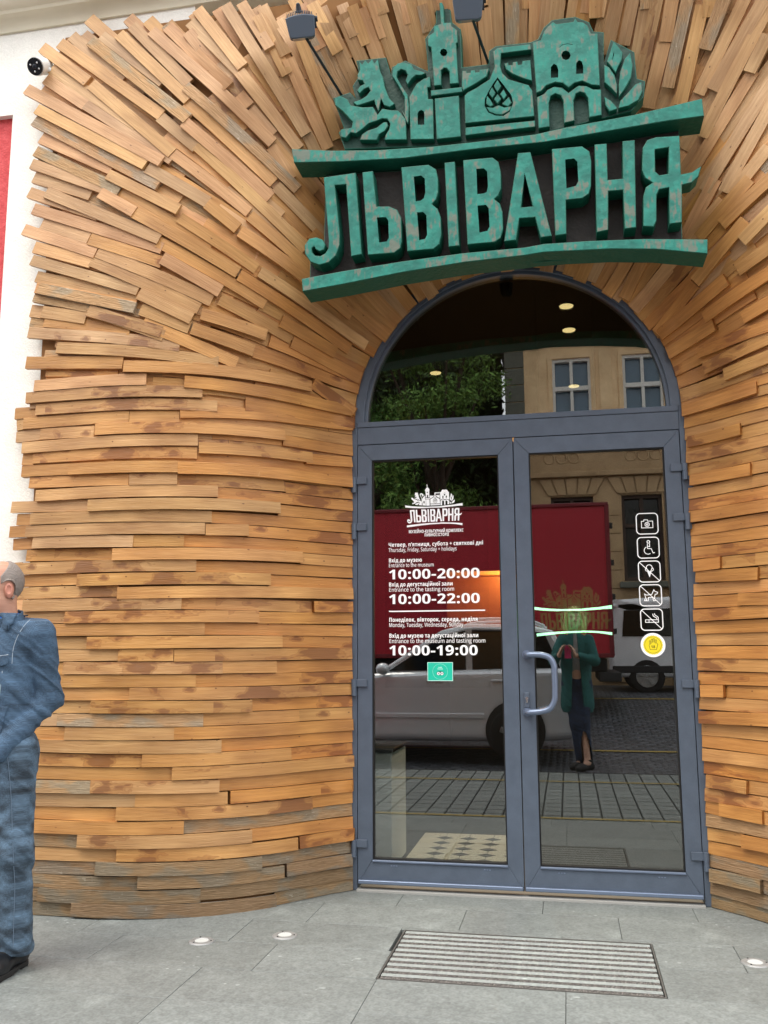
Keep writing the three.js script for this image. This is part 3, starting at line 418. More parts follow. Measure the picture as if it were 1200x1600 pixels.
  const map = canvas(256, 256, (g) => {
    g.fillStyle = '#fff'; g.beginPath(); g.arc(128, 128, 126, 0, 7); g.fill(); g.fillStyle = '#f2dc1e'; g.beginPath(); for (let i = 0; i < 72; i++) { const r = i % 2 ? 104 : 94; g.lineTo(128 + r * Math.cos(i * Math.PI / 36), 128 + r * Math.sin(i * Math.PI / 36)); } g.fill();
    g.strokeStyle = '#3a3a10'; g.lineWidth = 3; g.beginPath(); g.arc(128, 128, 84, 0, 7); g.stroke(); g.lineWidth = 4; g.beginPath(); g.moveTo(98, 176); g.lineTo(88, 130); for (const [a, b] of [[92, 84], [112, 66], [132, 62], [152, 74]]) { g.lineTo(a, b + 34); g.lineTo(a, b); g.lineTo(a + 13, b); g.lineTo(a + 13, b + 34); } g.lineTo(178, 120); g.lineTo(160, 176); g.closePath(); g.stroke();
    g.fillStyle = '#3a3a10'; g.font = 'bold 40px sans-serif'; g.textAlign = 'center'; g.fillText('18', 128, 160);
  });
  const q = part('age_sticker', new THREE.CircleGeometry(0.067, 40).translate(0.733, 1.352, -0.0163), vinyl(map), rightLeaf.pane); q.userData.label = 'round yellow age limit sticker with open hand';
}
// room behind the glass
{
  const dark = std({ color: 0x1c1a1a, roughness: 0.85 }), ceil = std({ color: 0x141415, roughness: 0.8 }), floor = std({ map: M.slabMap, color: 0x4a5356, roughness: 0.5 });
  const hole = new THREE.Shape([[-2.4, -0.2], [2.4, -0.2], [2.4, 4.4], [-2.4, 4.4]].map((p) => new THREE.Vector2(...p))), o = new THREE.Path(); o.moveTo(-0.962, -0.1); o.lineTo(0.962, -0.1); o.lineTo(0.962, 2.69); o.absarc(0, 2.69, 0.962, 0, Math.PI); o.closePath(); hole.holes.push(o);
  struct('room_wall', [uvBox(new THREE.ExtrudeGeometry(hole, { depth: 0.2, bevelEnabled: false, curveSegments: 40 }).translate(0, 0, -0.33)), box(-2.4, -2.2, -0.2, 4.4, -5.2, -0.33), box(2.2, 2.4, -0.2, 4.4, -5.2, -0.33), box(-2.4, 2.4, -0.2, 4.4, -5.4, -5.2)], dark);
  struct('room_ceiling', box(-2.2, 2.2, 3.9, 4.1, -5.2, -0.33), ceil); struct('room_floor', box(-2.2, 2.2, -0.2, -0.004, -5.2, -0.12), floor);
  const tiles = thing('tile_carpet', 'cream floor tiles with dark diamonds just inside the left door', 'floor tiles', [0, 0, 0]);
  const cream = std({ color: 0xe4e0d0, roughness: 0.4 }), ink = std({ color: 0x3a3f42, roughness: 0.4 });
  for (let i = 0; i < 4; i++) for (let k = 0; k < 6; k++) { const x = -0.72 + i * 0.17, z = -0.74 - k * 0.17; part('tile', rbox(x - 0.083, x + 0.083, -0.02, 0, z - 0.083, z + 0.083, 0.002), cream, tiles); const d = new THREE.CylinderGeometry(0.06, 0.06, 0.012, 4).scale(1, 1, 0.8).translate(x + 0.085, -0.004, z + 0.085); part('diamond_tile', d, ink, tiles); }
  const cab = thing('white_cabinet', 'white low cabinet standing inside beside the left door', 'cabinet', [0, 0, 0]); part('cabinet_body', rbox(-1.2, -0.8, 0.03, 0.71, -0.85, -0.36, 0.01), std({ color: 0xe9e9e6, roughness: 0.5 }), cab); part('cabinet_top', rbox(-1.21, -0.79, 0.712, 0.735, -0.86, -0.35, 0.006), M.chrome, cab); part('plinth', box(-1.18, -0.82, 0, 0.029, -0.83, -0.38), M.gasket, cab);
  [[0.35, -1.45], [0.37, -1.98], [-0.85, -2.89], [0.42, -3.6]].forEach(([x, z], i) => {
    const l = thing('ceiling_lamp', ['round ceiling lamp nearest the fanlight, lit', 'second round ceiling lamp behind the fanlight, lit', 'round ceiling lamp on the left side of the room, lit', 'round ceiling lamp deepest in the room, lit'][i], 'ceiling lamp', [x, 3.9, z]);
    part('lamp_ring', new THREE.TorusGeometry(0.056, 0.008, 8, 32).rotateX(Math.PI / 2).translate(0, -0.004, 0), M.chrome, l); part('lamp_disc', cyl(0.05, 0.05, 0.014, 32).translate(0, -0.009, 0), std({ color: 0xffe9c0, emissive: 0xffdf9a, emissiveIntensity: 1.4 }), l);
    const p = new THREE.SpotLight(0xfff0da, 9, 0, 0.9, 0.5); p.position.set(0, -0.03, 0); p.target.position.set(0, -3, 0); p.shadow.radius = 1; p.castShadow = true; l.add(p, p.target);
  });
  const lit = thing('bar_counter', 'brown timber bar counter lit by a warm lamp inside the room', 'counter', [0, 0, 0]);
  part('counter_front', rbox(-0.73, -0.2, 1.51, 1.95, -2.7, -2.5, 0.01), std({ color: 0x8a5a3c, roughness: 0.45 }), lit); part('counter_base', rbox(-0.72, -0.21, 0.0, 1.505, -2.7, -2.52, 0.01), dark, lit); part('counter_top', rbox(-0.74, -0.19, 1.951, 1.99, -2.75, -2.46, 0.01), std({ color: 0xb98a58, roughness: 0.4 }), lit);
  const cl = part('counter_lamp', [cyl(0.025, 0.04, 0.07, 20).translate(-0.24, 2.03, -2.6)], std({ color: 0x332a22, emissive: 0xffb060, emissiveIntensity: 0.3 }), lit); const p = new THREE.PointLight(0xffb060, 2.2); p.position.set(-0.2, 1.99, -2.25); p.shadow.radius = 0.6; p.castShadow = true; lit.add(p);
  const neon = thing('neon_sign', 'green glowing copy of the entrance sign hanging inside the right door', 'neon sign', [0.325, 1.53, -1.2]); const k = 0.242, ex = (n, d) => RINGS[n].length > 1 ? shapeOf(n, d) : shapeOf(n, d);
  function shapeOf(n, d) { const [a, ...h] = RINGS[n], s = new THREE.Shape(a); h.forEach((q) => s.holes.push(new THREE.Path(q))); return new THREE.ExtrudeGeometry(s, { depth: d / k, bevelEnabled: false }).scale(k, k, k); }
  const glow = std({ color: 0xd8ffe0, emissive: 0xb4ffc8, emissiveIntensity: 3 }), dim = std({ color: 0x123a24, emissive: 0x2fb85c, emissiveIntensity: 0.13, roughness: 0.4 });
  part('neon_letters', LETTERS.map((n) => ex(n, 0.012)), dim, neon); part('neon_emblem', EMBLEM.map((n) => ex(n, 0.012)), dim, neon); part('neon_tube', ['bar_top', 'bar_low'].map((n) => ex(n, 0.02)), glow, neon);
  part('hanging_wire', [bar([-0.2, 0.06, 0.005], [-0.2, 2.37, 0.005], 0.0015), bar([0.2, 0.06, 0.005], [0.2, 2.37, 0.005], 0.0015)], M.gasket, neon);
  const gl = new THREE.PointLight(0x9dffa8, 0.1); gl.position.set(0, 0, 0.1); gl.shadow.radius = 5; gl.castShadow = true; neon.add(gl);
}

// ------------------------------------------------------------------ the green sign over the arch, its lamps, camera, mat, ground lights
{
  const patina = (u, v) => {
    const a = fbm(N1, u * 9, v * 9, 9, 5), b = fbm(N2, u * 22 + 5, v * 22, 22, 4), s = N3(u * 120, v * 30, 120, 30), t = smooth(0.5, 0.66, 0.55 * a + 0.45 * b + 0.2 * (s - 0.5)), w = smooth(0.6, 0.72, fbm(N3, u * 30, v * 30, 30, 3));
    let c = mix3([4, 100, 88], [16, 130, 114], clamp(1.7 * (b - 0.2))); c = mix3(c, [128, 106, 94], 0.74 * t); return mix3(c, [66, 146, 130], 0.35 * w * (1 - t));
  };
  M.patina = std({ map: tex(1024, 1024, patina, true, 0.9), bumpMap: tex(512, 512, (u, v) => { const k = 255 * clamp(0.5 * fbm(N2, u * 22 + 5, v * 22, 22, 4) + 0.5 * fbm(N3, u * 60, v * 60, 60, 3)); return [k, k, k]; }, false, 0.9), bumpScale: 0.0032, roughness: 0.66 });
  M.greenSide = std({ color: 0x065a48, roughness: 0.6, bumpMap: M.patina.bumpMap, bumpScale: 0.006 });
  M.signBack = std({ color: 0x2a2624, roughness: 0.8, bumpMap: M.patina.bumpMap, bumpScale: 0.006 });
}
{
  const sign = thing('brewery_sign', 'large green lettered sign with lion, towers and hop emblem above the arch', 'sign', [0, 3.7, 0]);
  const ex = (n, z0, z1, bev = 0.004, grow = -bev) => { const [a, ...h] = RINGS[n], s = new THREE.Shape(a); h.forEach((q) => s.holes.push(new THREE.Path(q))); return new THREE.ExtrudeGeometry(s, { depth: z1 - z0 - bev, bevelEnabled: true, bevelSize: bev, bevelThickness: bev, bevelOffset: grow, bevelSegments: 2, steps: 1 }).translate(0, 0, z0); };
  const two = [M.patina, M.greenSide];
  part('back_panel', ex('panel', 0.565, 0.62, 0.004), [M.signBack, M.greenSide], sign);
  part('emblem_backing', ex('backing_e', 0.6, 0.685, 0.005, 0.007), [std({ color: 0x04382c, roughness: 0.65, bumpMap: M.patina.bumpMap, bumpScale: 0.006 }), M.greenSide], sign);
  part('sign_bar', ex('bar_top', 0.56, 0.725), two, sign); part('sign_bar', ex('bar_low', 0.56, 0.725), two, sign);
  for (const n of LETTERS) part('letter', ex(n, 0.62, 0.72), two, sign);
  const names = { e_mane: 'lion_head', e_body: 'lion_body', e_thigh: 'lion_haunch', e_tail: 'lion_tail', e_house: 'gabled_house', e_tower: 'clock_tower', e_ledge: 'tower_ledge', e_base: 'tower_base', e_wall: 'castle_wall', e_wall2: 'castle_wall', e_dome: 'brew_kettle', e_strip: 'kettle_foot', e_gate: 'gatehouse', e_arches: 'gate_arches' };
  let hop; const later = [];
  for (const n of EMBLEM) { if (names[n]) { const m = part(names[n], ex(n, 0.68, 0.722, 0.004), two, sign); if (n === 'e_dome') hop = m; } else later.push(n); }
  for (const n of later) part(n[0] === 'h' ? 'hop_scale' : 'barley_leaf', ex(n, 0.68, 0.721, 0.004), two, n[0] === 'h' ? hop : sign);
  part('wall_bracket', [box(-0.7, -0.64, -0.2, 0.1, 0.3, 0.566), box(0.62, 0.68, -0.2, 0.1, 0.3, 0.566)], M.gasket, sign);
}
const FOOT = (x, y) => [x, y, depth(x, y) + 0.03];
function floodlight(pos, foot, label, tilt) {
  const t = thing('flood_lamp', label, 'lamp', pos, 'lamps on arms lighting the sign'), grey = std({ color: 0x55616f, roughness: 0.55 }), ink = std({ color: 0x22272e, roughness: 0.6 });
  const s = new THREE.Shape(); s.moveTo(-0.05, -0.055); s.lineTo(0.045, -0.058); s.quadraticCurveTo(0.058, -0.056, 0.06, -0.045); s.lineTo(0.068, 0.03); s.quadraticCurveTo(0, 0.05, -0.068, 0.03); s.lineTo(-0.06, -0.045); s.quadraticCurveTo(-0.058, -0.055, -0.05, -0.055);
  const head = part('lamp_head', uvBox(new THREE.ExtrudeGeometry(s, { depth: 0.07, bevelEnabled: true, bevelSize: 0.006, bevelThickness: 0.006, bevelSegments: 3 }).translate(0, 0, -0.035)), grey, t);
  const fins = []; for (let i = 0; i < 15; i++) { const x = -0.063 + i * 0.009; fins.push(rbox(x - 0.0022, x + 0.0022, 0.03, 0.05 + 0.014 * Math.cos(x * 22), -0.036, 0.036, 0.001)); } part('cooling_fin', fins, grey, head);
  part('lamp_glass', rbox(-0.05, 0.05, -0.0635, -0.0615, -0.036, 0.036, 0.0008), std({ color: 0x8d949a, roughness: 0.15 }), head);
  part('yoke', [rbox(0.07, 0.08, -0.02, 0.035, -0.012, 0.012, 0.002), cyl(0.014, 0.014, 0.012, 16).rotateZ(Math.PI / 2).translate(0.083, 0.022, 0), cyl(0.012, 0.016, 0.03, 16).translate(0, 0.075, 0), new THREE.SphereGeometry(0.011, 14, 10).translate(0, 0.094, 0)], ink, t);
  part('arm', [bar([0.02, -0.055, -0.02], [foot[0] - pos[0], foot[1] - pos[1], foot[2] - pos[2]], 0.0075, 12), cyl(0.02, 0.02, 0.012, 16).rotateX(Math.PI / 2).translate(foot[0] - pos[0], foot[1] - pos[1], foot[2] - pos[2])], ink, t);
  t.children.filter((c) => c.name !== 'arm').forEach((c) => { c.rotation.set(...tilt); });
  return t;
}
floodlight([-0.962, 4.505, 1.15], FOOT(-0.86, 4.42), 'dark grey lamp on an arm left of the sign, above the lion', [0.5, 0.25, 0.03]);
floodlight([-0.103, 4.475, 1.15], FOOT(-0.035, 4.53), 'dark grey lamp on an arm over the middle of the sign, beside the tower spire', [0.5, 0.1, -0.02]);
{
  const white = std({ color: 0xe6e7e4, roughness: 0.4 }), ink = std({ color: 0x14171c, roughness: 0.25 });
  const t = thing('security_camera', 'white bullet security camera with black face at the upper left corner of the planks', 'camera', [-2.665, 4.715, 0.86]);
  const body = part('camera_body', [cyl(0.05, 0.046, 0.12, 28).rotateX(Math.PI / 2).translate(0, 0, -0.065)], white, t);
  const face = part('camera_face', cyl(0.047, 0.047, 0.008, 28).rotateX(Math.PI / 2).translate(0, 0, 0.003), ink, t); part('lens', new THREE.SphereGeometry(0.014, 16, 10).scale(1, 1, 0.4).translate(0, 0, 0.008), std({ color: 0x232b33, roughness: 0.08 }), face);
  for (const [x, y] of [[-0.024, 0.012], [0.02, 0.018], [-0.006, -0.026], [0.024, -0.014]]) part('infrared_diode', new THREE.SphereGeometry(0.0055, 12, 8).translate(x, y, 0.0065), std({ color: 0xd9dcdc, roughness: 0.2 }), face);
  for (const c of [body, face]) c.rotation.set(0.6, -0.02, 0);
  part('camera_mount', [cyl(0.045, 0.045, 0.02, 24).rotateX(Math.PI / 2).translate(0.075, 0.035, -0.149), bar([0.075, 0.035, -0.14], [0.035, 0.025, -0.07], 0.015, 14), rbox(-0.02, 0.07, -0.08, -0.03, -0.158, -0.1, 0.008)], white, t);
}
{
  const t = thing('entrance_mat', 'ribbed aluminium entrance mat sunk in the pavement before the doors', 'mat', [0, 0, 0]), { x0, x1, z0, z1 } = MAT, e = 0.012;
  const alu = std({ color: 0xc4bfb8, metalness: 0.25, roughness: 0.5, map: M.slabMap }), dark = std({ color: 0x1b1b1c, roughness: 0.9 }), brush = std({ color: 0xa8a29c, roughness: 1, map: tex(256, 256, (u, v) => { const k = 70 + 260 * N1(u * 128, v * 128, 128, 128) * N2(u * 60, v * 60, 60, 60); return [k, k, k]; }, true, 4), bumpMap: M.slabBump, bumpScale: 0.01 });
  alu.color.set(0xffffff); alu.color.multiplyScalar(1.65);
  part('mat_tray', box(x0 + 0.002, x1 - 0.002, -0.034, -0.024, z0 + 0.002, z1 - 0.002), dark, t);
  part('mat_frame', [box(x0 + 0.002, x1 - 0.002, -0.023, 0.001, z0 + 0.002, z0 + 0.008), box(x0 + 0.002, x1 - 0.002, -0.023, 0.001, z1 - 0.008, z1 - 0.002), box(x0 + 0.002, x0 + 0.008, -0.023, 0.001, z0 + 0.0085, z1 - 0.0085), box(x1 - 0.008, x1 - 0.002, -0.023, 0.001, z0 + 0.0085, z1 - 0.0085)], std({ color: 0x6e6c68, metalness: 0.5, roughness: 0.5 }), t);
  const n = 10, p = (z1 - z0 - 2 * e) / n;
  for (let i = 0; i < n; i++) { const z = z0 + e + p * i; part('mat_rail', [rbox(x0 + 0.012, x1 - 0.012, -0.022, 0.0005, z + 0.004, z + 0.016, 0.003), rbox(x0 + 0.012, x1 - 0.012, -0.022, 0.0005, z + 0.02, z + 0.032, 0.003)], alu, t); part('brush_strip', box(x0 + 0.014, x1 - 0.014, -0.022, -0.002, z + 0.0325, z + p + 0.0035), brush, t); }
}
{
  const ring = std({ color: 0x9a9b9a, metalness: 0.4, roughness: 0.5 }), lens = std({ color: 0xc3c6c3, roughness: 0.5 });
  [[-1.437, 1.012, 'round ground light farther from the doors on the left side'], [-1.083, 0.86, 'round ground light nearer the doors on the left side'], [1.013, 0.855, 'round ground light in the pavement right of the mat']].forEach(([x, z, l]) => {
    const t = thing('ground_light', l, 'ground light', [x, 0, z], 'round lights set flush in the pavement');
    part('light_ring', new THREE.LatheGeometry([[0.032, 0], [0.032, 0.005], [0.036, 0.0065], [0.052, 0.006], [0.059, 0.002], [0.059, -0.004]].map((p) => new THREE.Vector2(...p)), 40), ring, t);
    part('light_lens', cyl(0.032, 0.032, 0.008, 32).translate(0, 0.0005, 0), lens, t);
    part('screw', [0, 2.09, 4.19].map((a) => cyl(0.004, 0.004, 0.002, 10).translate(0.046 * Math.cos(a), 0.0068, 0.046 * Math.sin(a))), M.gasket, t);
  });
  const y = part('yellow_marking', box(-2.72, -2.52, -0.001, 0.003, 0.845, 0.9).rotateY(0), std({ color: 0xe0b21c, roughness: 0.7 })); y.userData.kind = 'structure';
}

// ------------------------------------------------------------------ people: smooth bodies meshed from capsules
const V = (x, y, z) => [x, y, z];
const smin = (a, b, k) => { const h = Math.max(k - Math.abs(a - b), 0) / k; return Math.min(a, b) - h * h * k * 0.25; };
function capsule(p, a, b, ra, rb) { const bx = b[0] - a[0], by = b[1] - a[1], bz = b[2] - a[2], px = p[0] - a[0], py = p[1] - a[1], pz = p[2] - a[2], t = clamp((px * bx + py * by + pz * bz) / (bx * bx + by * by + bz * bz + 1e-9)); return Math.hypot(px - bx * t, py - by * t, pz - bz * t) - lerp(ra, rb, t); }
const ell = (p, c, r) => { const x = (p[0] - c[0]) / r[0], y = (p[1] - c[1]) / r[1], z = (p[2] - c[2]) / r[2], k = Math.hypot(x, y, z); return (k - 1) * Math.min(r[0], r[1], r[2]); };
const union = (list, k) => (p) => { let d = 1e3; for (const f of list) d = smin(d, f(p), k); return d; };
const bone = (a, b, ra, rb) => (p) => capsule(p, a, b, ra, rb);
function meshField(f, lo, hi, cell) { // surface nets
  const n = [0, 1, 2].map((i) => Math.ceil((hi[i] - lo[i]) / cell) + 1), [nx, ny, nz] = n, S = new Float32Array(nx * ny * nz), id = new Int32Array(nx * ny * nz).fill(-1), at = (i, j, k) => (k * ny + j) * nx + i;
  for (let k = 0; k < nz; k++) for (let j = 0; j < ny; j++) for (let i = 0; i < nx; i++) S[at(i, j, k)] = f([lo[0] + i * cell, lo[1] + j * cell, lo[2] + k * cell]);
  const P = [], I = [];
  for (let k = 0; k + 1 < nz; k++) for (let j = 0; j + 1 < ny; j++) for (let i = 0; i + 1 < nx; i++) {
    let c = 0, x = 0, y = 0, z = 0;
    const edge = (a, b) => { const va = S[at(i + a[0], j + a[1], k + a[2])], vb = S[at(i + b[0], j + b[1], k + b[2])]; if ((va < 0) !== (vb < 0)) { const t = va / (va - vb); x += lerp(a[0], b[0], t); y += lerp(a[1], b[1], t); z += lerp(a[2], b[2], t); c++; } };
    for (let u = 0; u < 2; u++) for (let v = 0; v < 2; v++) { edge([0, u, v], [1, u, v]); edge([u, 0, v], [u, 1, v]); edge([u, v, 0], [u, v, 1]); }
    if (c) { id[at(i, j, k)] = P.length / 3; P.push(lo[0] + (i + x / c) * cell, lo[1] + (j + y / c) * cell, lo[2] + (k + z / c) * cell); }
  }
  const quad = (a, b, c, d, s) => { if (s) I.push(a, b, c, a, c, d); else I.push(a, c, b, a, d, c); };
  for (let k = 1; k + 1 < nz; k++) for (let j = 1; j + 1 < ny; j++) for (let i = 1; i + 1 < nx; i++) {
    const s = S[at(i, j, k)] < 0;
    if (s !== S[at(i + 1, j, k)] < 0) quad(id[at(i, j - 1, k - 1)], id[at(i, j, k - 1)], id[at(i, j, k)], id[at(i, j - 1, k)], s);
    if (s !== S[at(i, j + 1, k)] < 0) quad(id[at(i - 1, j, k - 1)], id[at(i - 1, j, k)], id[at(i, j, k)], id[at(i, j, k - 1)], s);
    if (s !== S[at(i, j, k + 1)] < 0) quad(id[at(i - 1, j - 1, k)], id[at(i, j - 1, k)], id[at(i, j, k)], id[at(i - 1, j, k)], s);
  }
  const N = [], U = [], e = cell * 0.6;
  for (let i = 0; i < P.length; i += 3) { const p = [P[i], P[i + 1], P[i + 2]], g = [0, 1, 2].map((a) => { const q = p.slice(), r = p.slice(); q[a] += e; r[a] -= e; return f(q) - f(r); }), l = Math.hypot(...g) || 1; N.push(g[0] / l, g[1] / l, g[2] / l); U.push(p[0] * 0.8 + p[2] * 0.6, p[1]); }
  const g = new THREE.BufferGeometry(); g.setAttribute('position', new THREE.Float32BufferAttribute(P, 3)); g.setAttribute('normal', new THREE.Float32BufferAttribute(N, 3)); g.setAttribute('uv', new THREE.Float32BufferAttribute(U, 2)); g.setIndex(I); return g;
}
function tinted(g, fn) { const q = g.index ? g.toNonIndexed() : g, p = q.attributes.position, c = new Float32Array(p.count * 3); for (let i = 0; i < p.count; i++) c.set(fn([p.getX(i), p.getY(i), p.getZ(i)]), i * 3); q.setAttribute('color', new THREE.BufferAttribute(c, 3)); return q; }
const turn = (c, yaw, pitch = 0) => { const cy = Math.cos(yaw), sy = Math.sin(yaw), cp = Math.cos(pitch), sp = Math.sin(pitch); return { in: (p) => { const x = p[0] - c[0], y = p[1] - c[1], z = p[2] - c[2], X = x * cy - z * sy, Z = x * sy + z * cy; return [X, y * cp + Z * sp, Z * cp - y * sp]; }, out: (q) => { const Y = q[1] * cp - q[2] * sp, Z = q[2] * cp + q[1] * sp; return [c[0] + q[0] * cy + Z * sy, c[1] + Y, c[2] - q[0] * sy + Z * cy]; } }; };
function headField(s = 1, fem = 0) { // local: origin between the ears at eye height, face towards +z, scale s
  return (P) => {
    const p = [P[0] / s, P[1] / s, P[2] / s], q = [Math.abs(p[0]), p[1], p[2]];
    let d = ell(p, [0, 0.03, -0.012], [0.076, 0.092, 0.096]);
    d = smin(d, ell(p, [0, -0.035, 0.032], [0.062, 0.078, 0.062]), 0.03); d = smin(d, ell(p, [0, -0.098, 0.058], [0.03 - 0.006 * fem, 0.022, 0.026]), 0.03); d = smin(d, ell(q, [0.04, -0.075, 0.02], [0.022 - 0.004 * fem, 0.035, 0.04]), 0.03);
    d = smin(d, ell(q, [0.042, -0.026, 0.064], [0.022, 0.018, 0.018]), 0.02); d = smin(d, ell(q, [0.03, 0.021, 0.078], [0.03, 0.01 , 0.014]), 0.016);
    d = Math.max(d, -ell(q, [0.031, 0.0, 0.098], [0.017, 0.012, 0.014])); d = smin(d, ell(q, [0.031, -0.001, 0.077], [0.0145, 0.012, 0.0145]), 0.004);
    d = smin(d, capsule(p, [0, 0.006, 0.084], [0, -0.037, 0.108], 0.009, 0.0125), 0.012); d = smin(d, ell(q, [0.013, -0.041, 0.094], [0.009, 0.008, 0.011]), 0.008);
    d = smin(d, ell(p, [0, -0.066, 0.087], [0.024, 0.0055, 0.011]), 0.005); d = smin(d, ell(p, [0, -0.077, 0.084], [0.021, 0.0065, 0.011]), 0.005); d = Math.max(d, -ell(p, [0, -0.0712, 0.1], [0.024, 0.0018, 0.014]));
    const e = ell(q, [0.08, -0.012, -0.008], [0.011, 0.033, 0.021]), c = ell(q, [0.09, -0.008, -0.002], [0.007, 0.02, 0.011]); d = smin(d, Math.max(e, -c), 0.006);
    return d * s;
  };
}
function fingers(o, dir, across, out, curl, len = 1) { // four unequal fingers and a thumb from a palm at o; dir along the hand, across to the little finger
  const f = [], at = (a, b, c) => [0, 1, 2].map((i) => o[i] + dir[i] * a + across[i] * b + out[i] * c), L = [0.074, 0.083, 0.077, 0.06];
  f.push(bone(at(0, -0.018, 0), at(0.075, -0.026, 0), 0.02, 0.013), bone(at(0, 0.016, 0), at(0.07, 0.026, 0), 0.019, 0.012), bone(at(0.01, 0, 0), at(0.07, 0, 0), 0.019, 0.013));
  for (let i = 0; i < 4; i++) { const b = -0.029 + i * 0.0195; let a = 0.078, c = 0, an = 0; for (let j = 0; j < 3; j++) { an += curl * [0.6, 1, 0.8][j]; const l = L[i] * [0.46, 0.3, 0.24][j] * len, a2 = a + l * Math.cos(an), c2 = c + l * Math.sin(an); f.push(bone(at(a, b, c), at(a2, b * 1.04, c2), 0.0092 - 0.0008 * j, 0.0085 - 0.0009 * j)); a = a2; c = c2; } }
  f.push(bone(at(0.015, -0.02, 0.004), at(0.045, -0.05, 0.012), 0.015, 0.012), bone(at(0.045, -0.05, 0.012), at(0.075, -0.056, 0.02), 0.011, 0.009));
  return union(f, 0.009);
}
const skinTex = tex(128, 128, (u, v) => { const k = fbm(N1, u * 24, v * 24, 24, 3) - 0.5; return [245 + 30 * k, 240 + 44 * k, 236 + 44 * k]; }, true, 6);
const skinMat = () => std({ map: skinTex, vertexColors: true, roughness: 0.55 });
const denimTex = (r, g, b, wash) => tex(512, 512, (u, v, x, y) => { const t = ((x + y) % 4 < 2 ? 7 : -7), k = fbm(N1, u * 14, v * 14, 14, 4) - 0.5, f = N2(u * 256, v * 170, 256, 170) - 0.5, m = 1 + wash * 1.5 * k + 0.3 * f; return [r * m + t, g * m + t, b * m + t]; }, true, 2.4);
const twill = tex(256, 256, (u, v, x, y) => { const k = 128 + ((x + y) % 6 < 3 ? 50 : -50) + 60 * (N3(u * 128, v * 128, 128, 128) - 0.5); return [k, k, k]; }, false, 5);
const folds = (p, s, a) => a * (fbm(N3, p[0] * 9 + p[1] * s + 40, p[1] * s * 1.6 - p[2] * 14 + p[0] * 8 + 40, 256, 3) - 0.5);
{ // the man in denim, back to the planks, facing the street with his left hand in his pocket
  const t = thing('person', 'man in blue denim jacket and jeans with a hand in his pocket', 'person', [-2.19, 0, 1.55]);
  const H = turn([-0.028, 1.612, 0.015], -0.5, 0.05), hf = headField(1.0);
  const hip = 0.09, arm = (s) => { const sh = V(0.16 * s, 1.405, -0.02), el = V(0.178 * s, 1.12, -0.08), wr = s > 0 ? V(0.068, 0.895, 0.135) : V(-0.068, 0.895, 0.135); return { sh, el, wr }; };
  const A = arm(1), B = arm(-1), leg = (s) => ({ hp: V(0.085 * s, 0.9, 0), kn: V((s > 0 ? 0.108 : -0.12), 0.49, 0.02 + (s > 0 ? 0 : 0.03)), an: V(s > 0 ? 0.108 : -0.14, 0.09, s > 0 ? -0.035 : 0.06) }), L = leg(1), R2 = leg(-1);
  const bones = [bone(V(0, 0.95, 0), V(0, 1.3, -0.02), 0.125, 0.13), bone(V(-0.13, 1.38, -0.02), V(0.13, 1.38, -0.02), 0.075, 0.075), bone(V(0, 1.4, -0.01), V(-0.018, 1.56, 0.005), 0.065, 0.058)];
  for (const q of [A, B]) bones.push(bone(q.sh, q.el, 0.05, 0.042), bone(q.el, q.wr, 0.042, 0.029)); for (const q of [L, R2]) bones.push(bone(q.hp, q.kn, 0.08, 0.055), bone(q.kn, q.an, 0.055, 0.034), bone(q.an, V(q.an[0], 0.045, q.an[2] + 0.14), 0.03, 0.026));
  const core = union(bones, 0.05), body = meshField(core, V(-0.34, 0.0, -0.22), V(0.34, 1.52, 0.32), 0.014);
  const neckHead = (p) => smin(hf(H.in(p)), capsule(p, V(0, 1.42, -0.012), V(-0.02, 1.56, 0.0), 0.064, 0.06), 0.03), head = meshField(neckHead, V(-0.16, 1.46, -0.13), V(0.12, 1.75, 0.17), 0.0036);
  const skin = (p) => { const q = H.in(p), ear = smooth(0.07, 0.085, Math.abs(q[0])), lip = Math.hypot(q[0] / 0.026, (q[1] + 0.072) / 0.012, (q[2] - 0.09) / 0.02) < 1; return lip ? [0.5, 0.2, 0.16] : [lerp(0.56, 0.6, ear), lerp(0.31, 0.27, ear), lerp(0.22, 0.2, ear)]; };
  const hand = (q, s) => { const d = [q.wr[0] - q.el[0], q.wr[1] - q.el[1], q.wr[2] - q.el[2]], l = Math.hypot(...d), n = d.map((x) => x / l); const f = fingers(q.wr, [n[0] * 0.4, -0.86, n[2] * 0.25], [0.5 * s, 0.1, -0.85], [-0.85 * s, -0.2, -0.5], 0.35); const k = union([f, bone(q.el, q.wr, 0.042, 0.03)], 0.02); return meshField((p) => k(p), V(q.wr[0] - 0.13, q.wr[1] - 0.2, q.wr[2] - 0.13), V(q.wr[0] + 0.13, q.wr[1] + 0.03, q.wr[2] + 0.13), 0.0045); };
  const eyes = [-1, 1].map((s) => { const c = H.out([0.031 * s, 0, 0.079]); return new THREE.SphereGeometry(0.0125, 14, 10).translate(...c); });
  part('body', mergeGeometries([...[body, head, hand(A, 1), hand(B, -1)].map((g) => tinted(g, skin)), ...eyes.map((g) => tinted(g, () => [0.75, 0.72, 0.68]))].map((g) => { const q = g.index ? g.toNonIndexed() : g; return q; }), false), skinMat(), t);
  // thin grey hair on the back and sides
  const hairF = (p) => { const q = H.in(p), d = hf(q) - 0.005 - 0.002 * N1(q[0] * 300 + 50, q[1] * 160 + 50), lim = q[2] - (0.026 - 0.9 * Math.max(0, q[1] - 0.05)) + (q[1] < 0 ? (-q[1]) * 0.9 : 0), low = -0.062 - q[1], ear = 0.036 - Math.hypot(q[2] + 0.004, (q[1] + 0.01) * 0.9) - (Math.abs(q[0]) > 0.05 ? 0 : 1); return Math.max(d, lim, low, ear); };
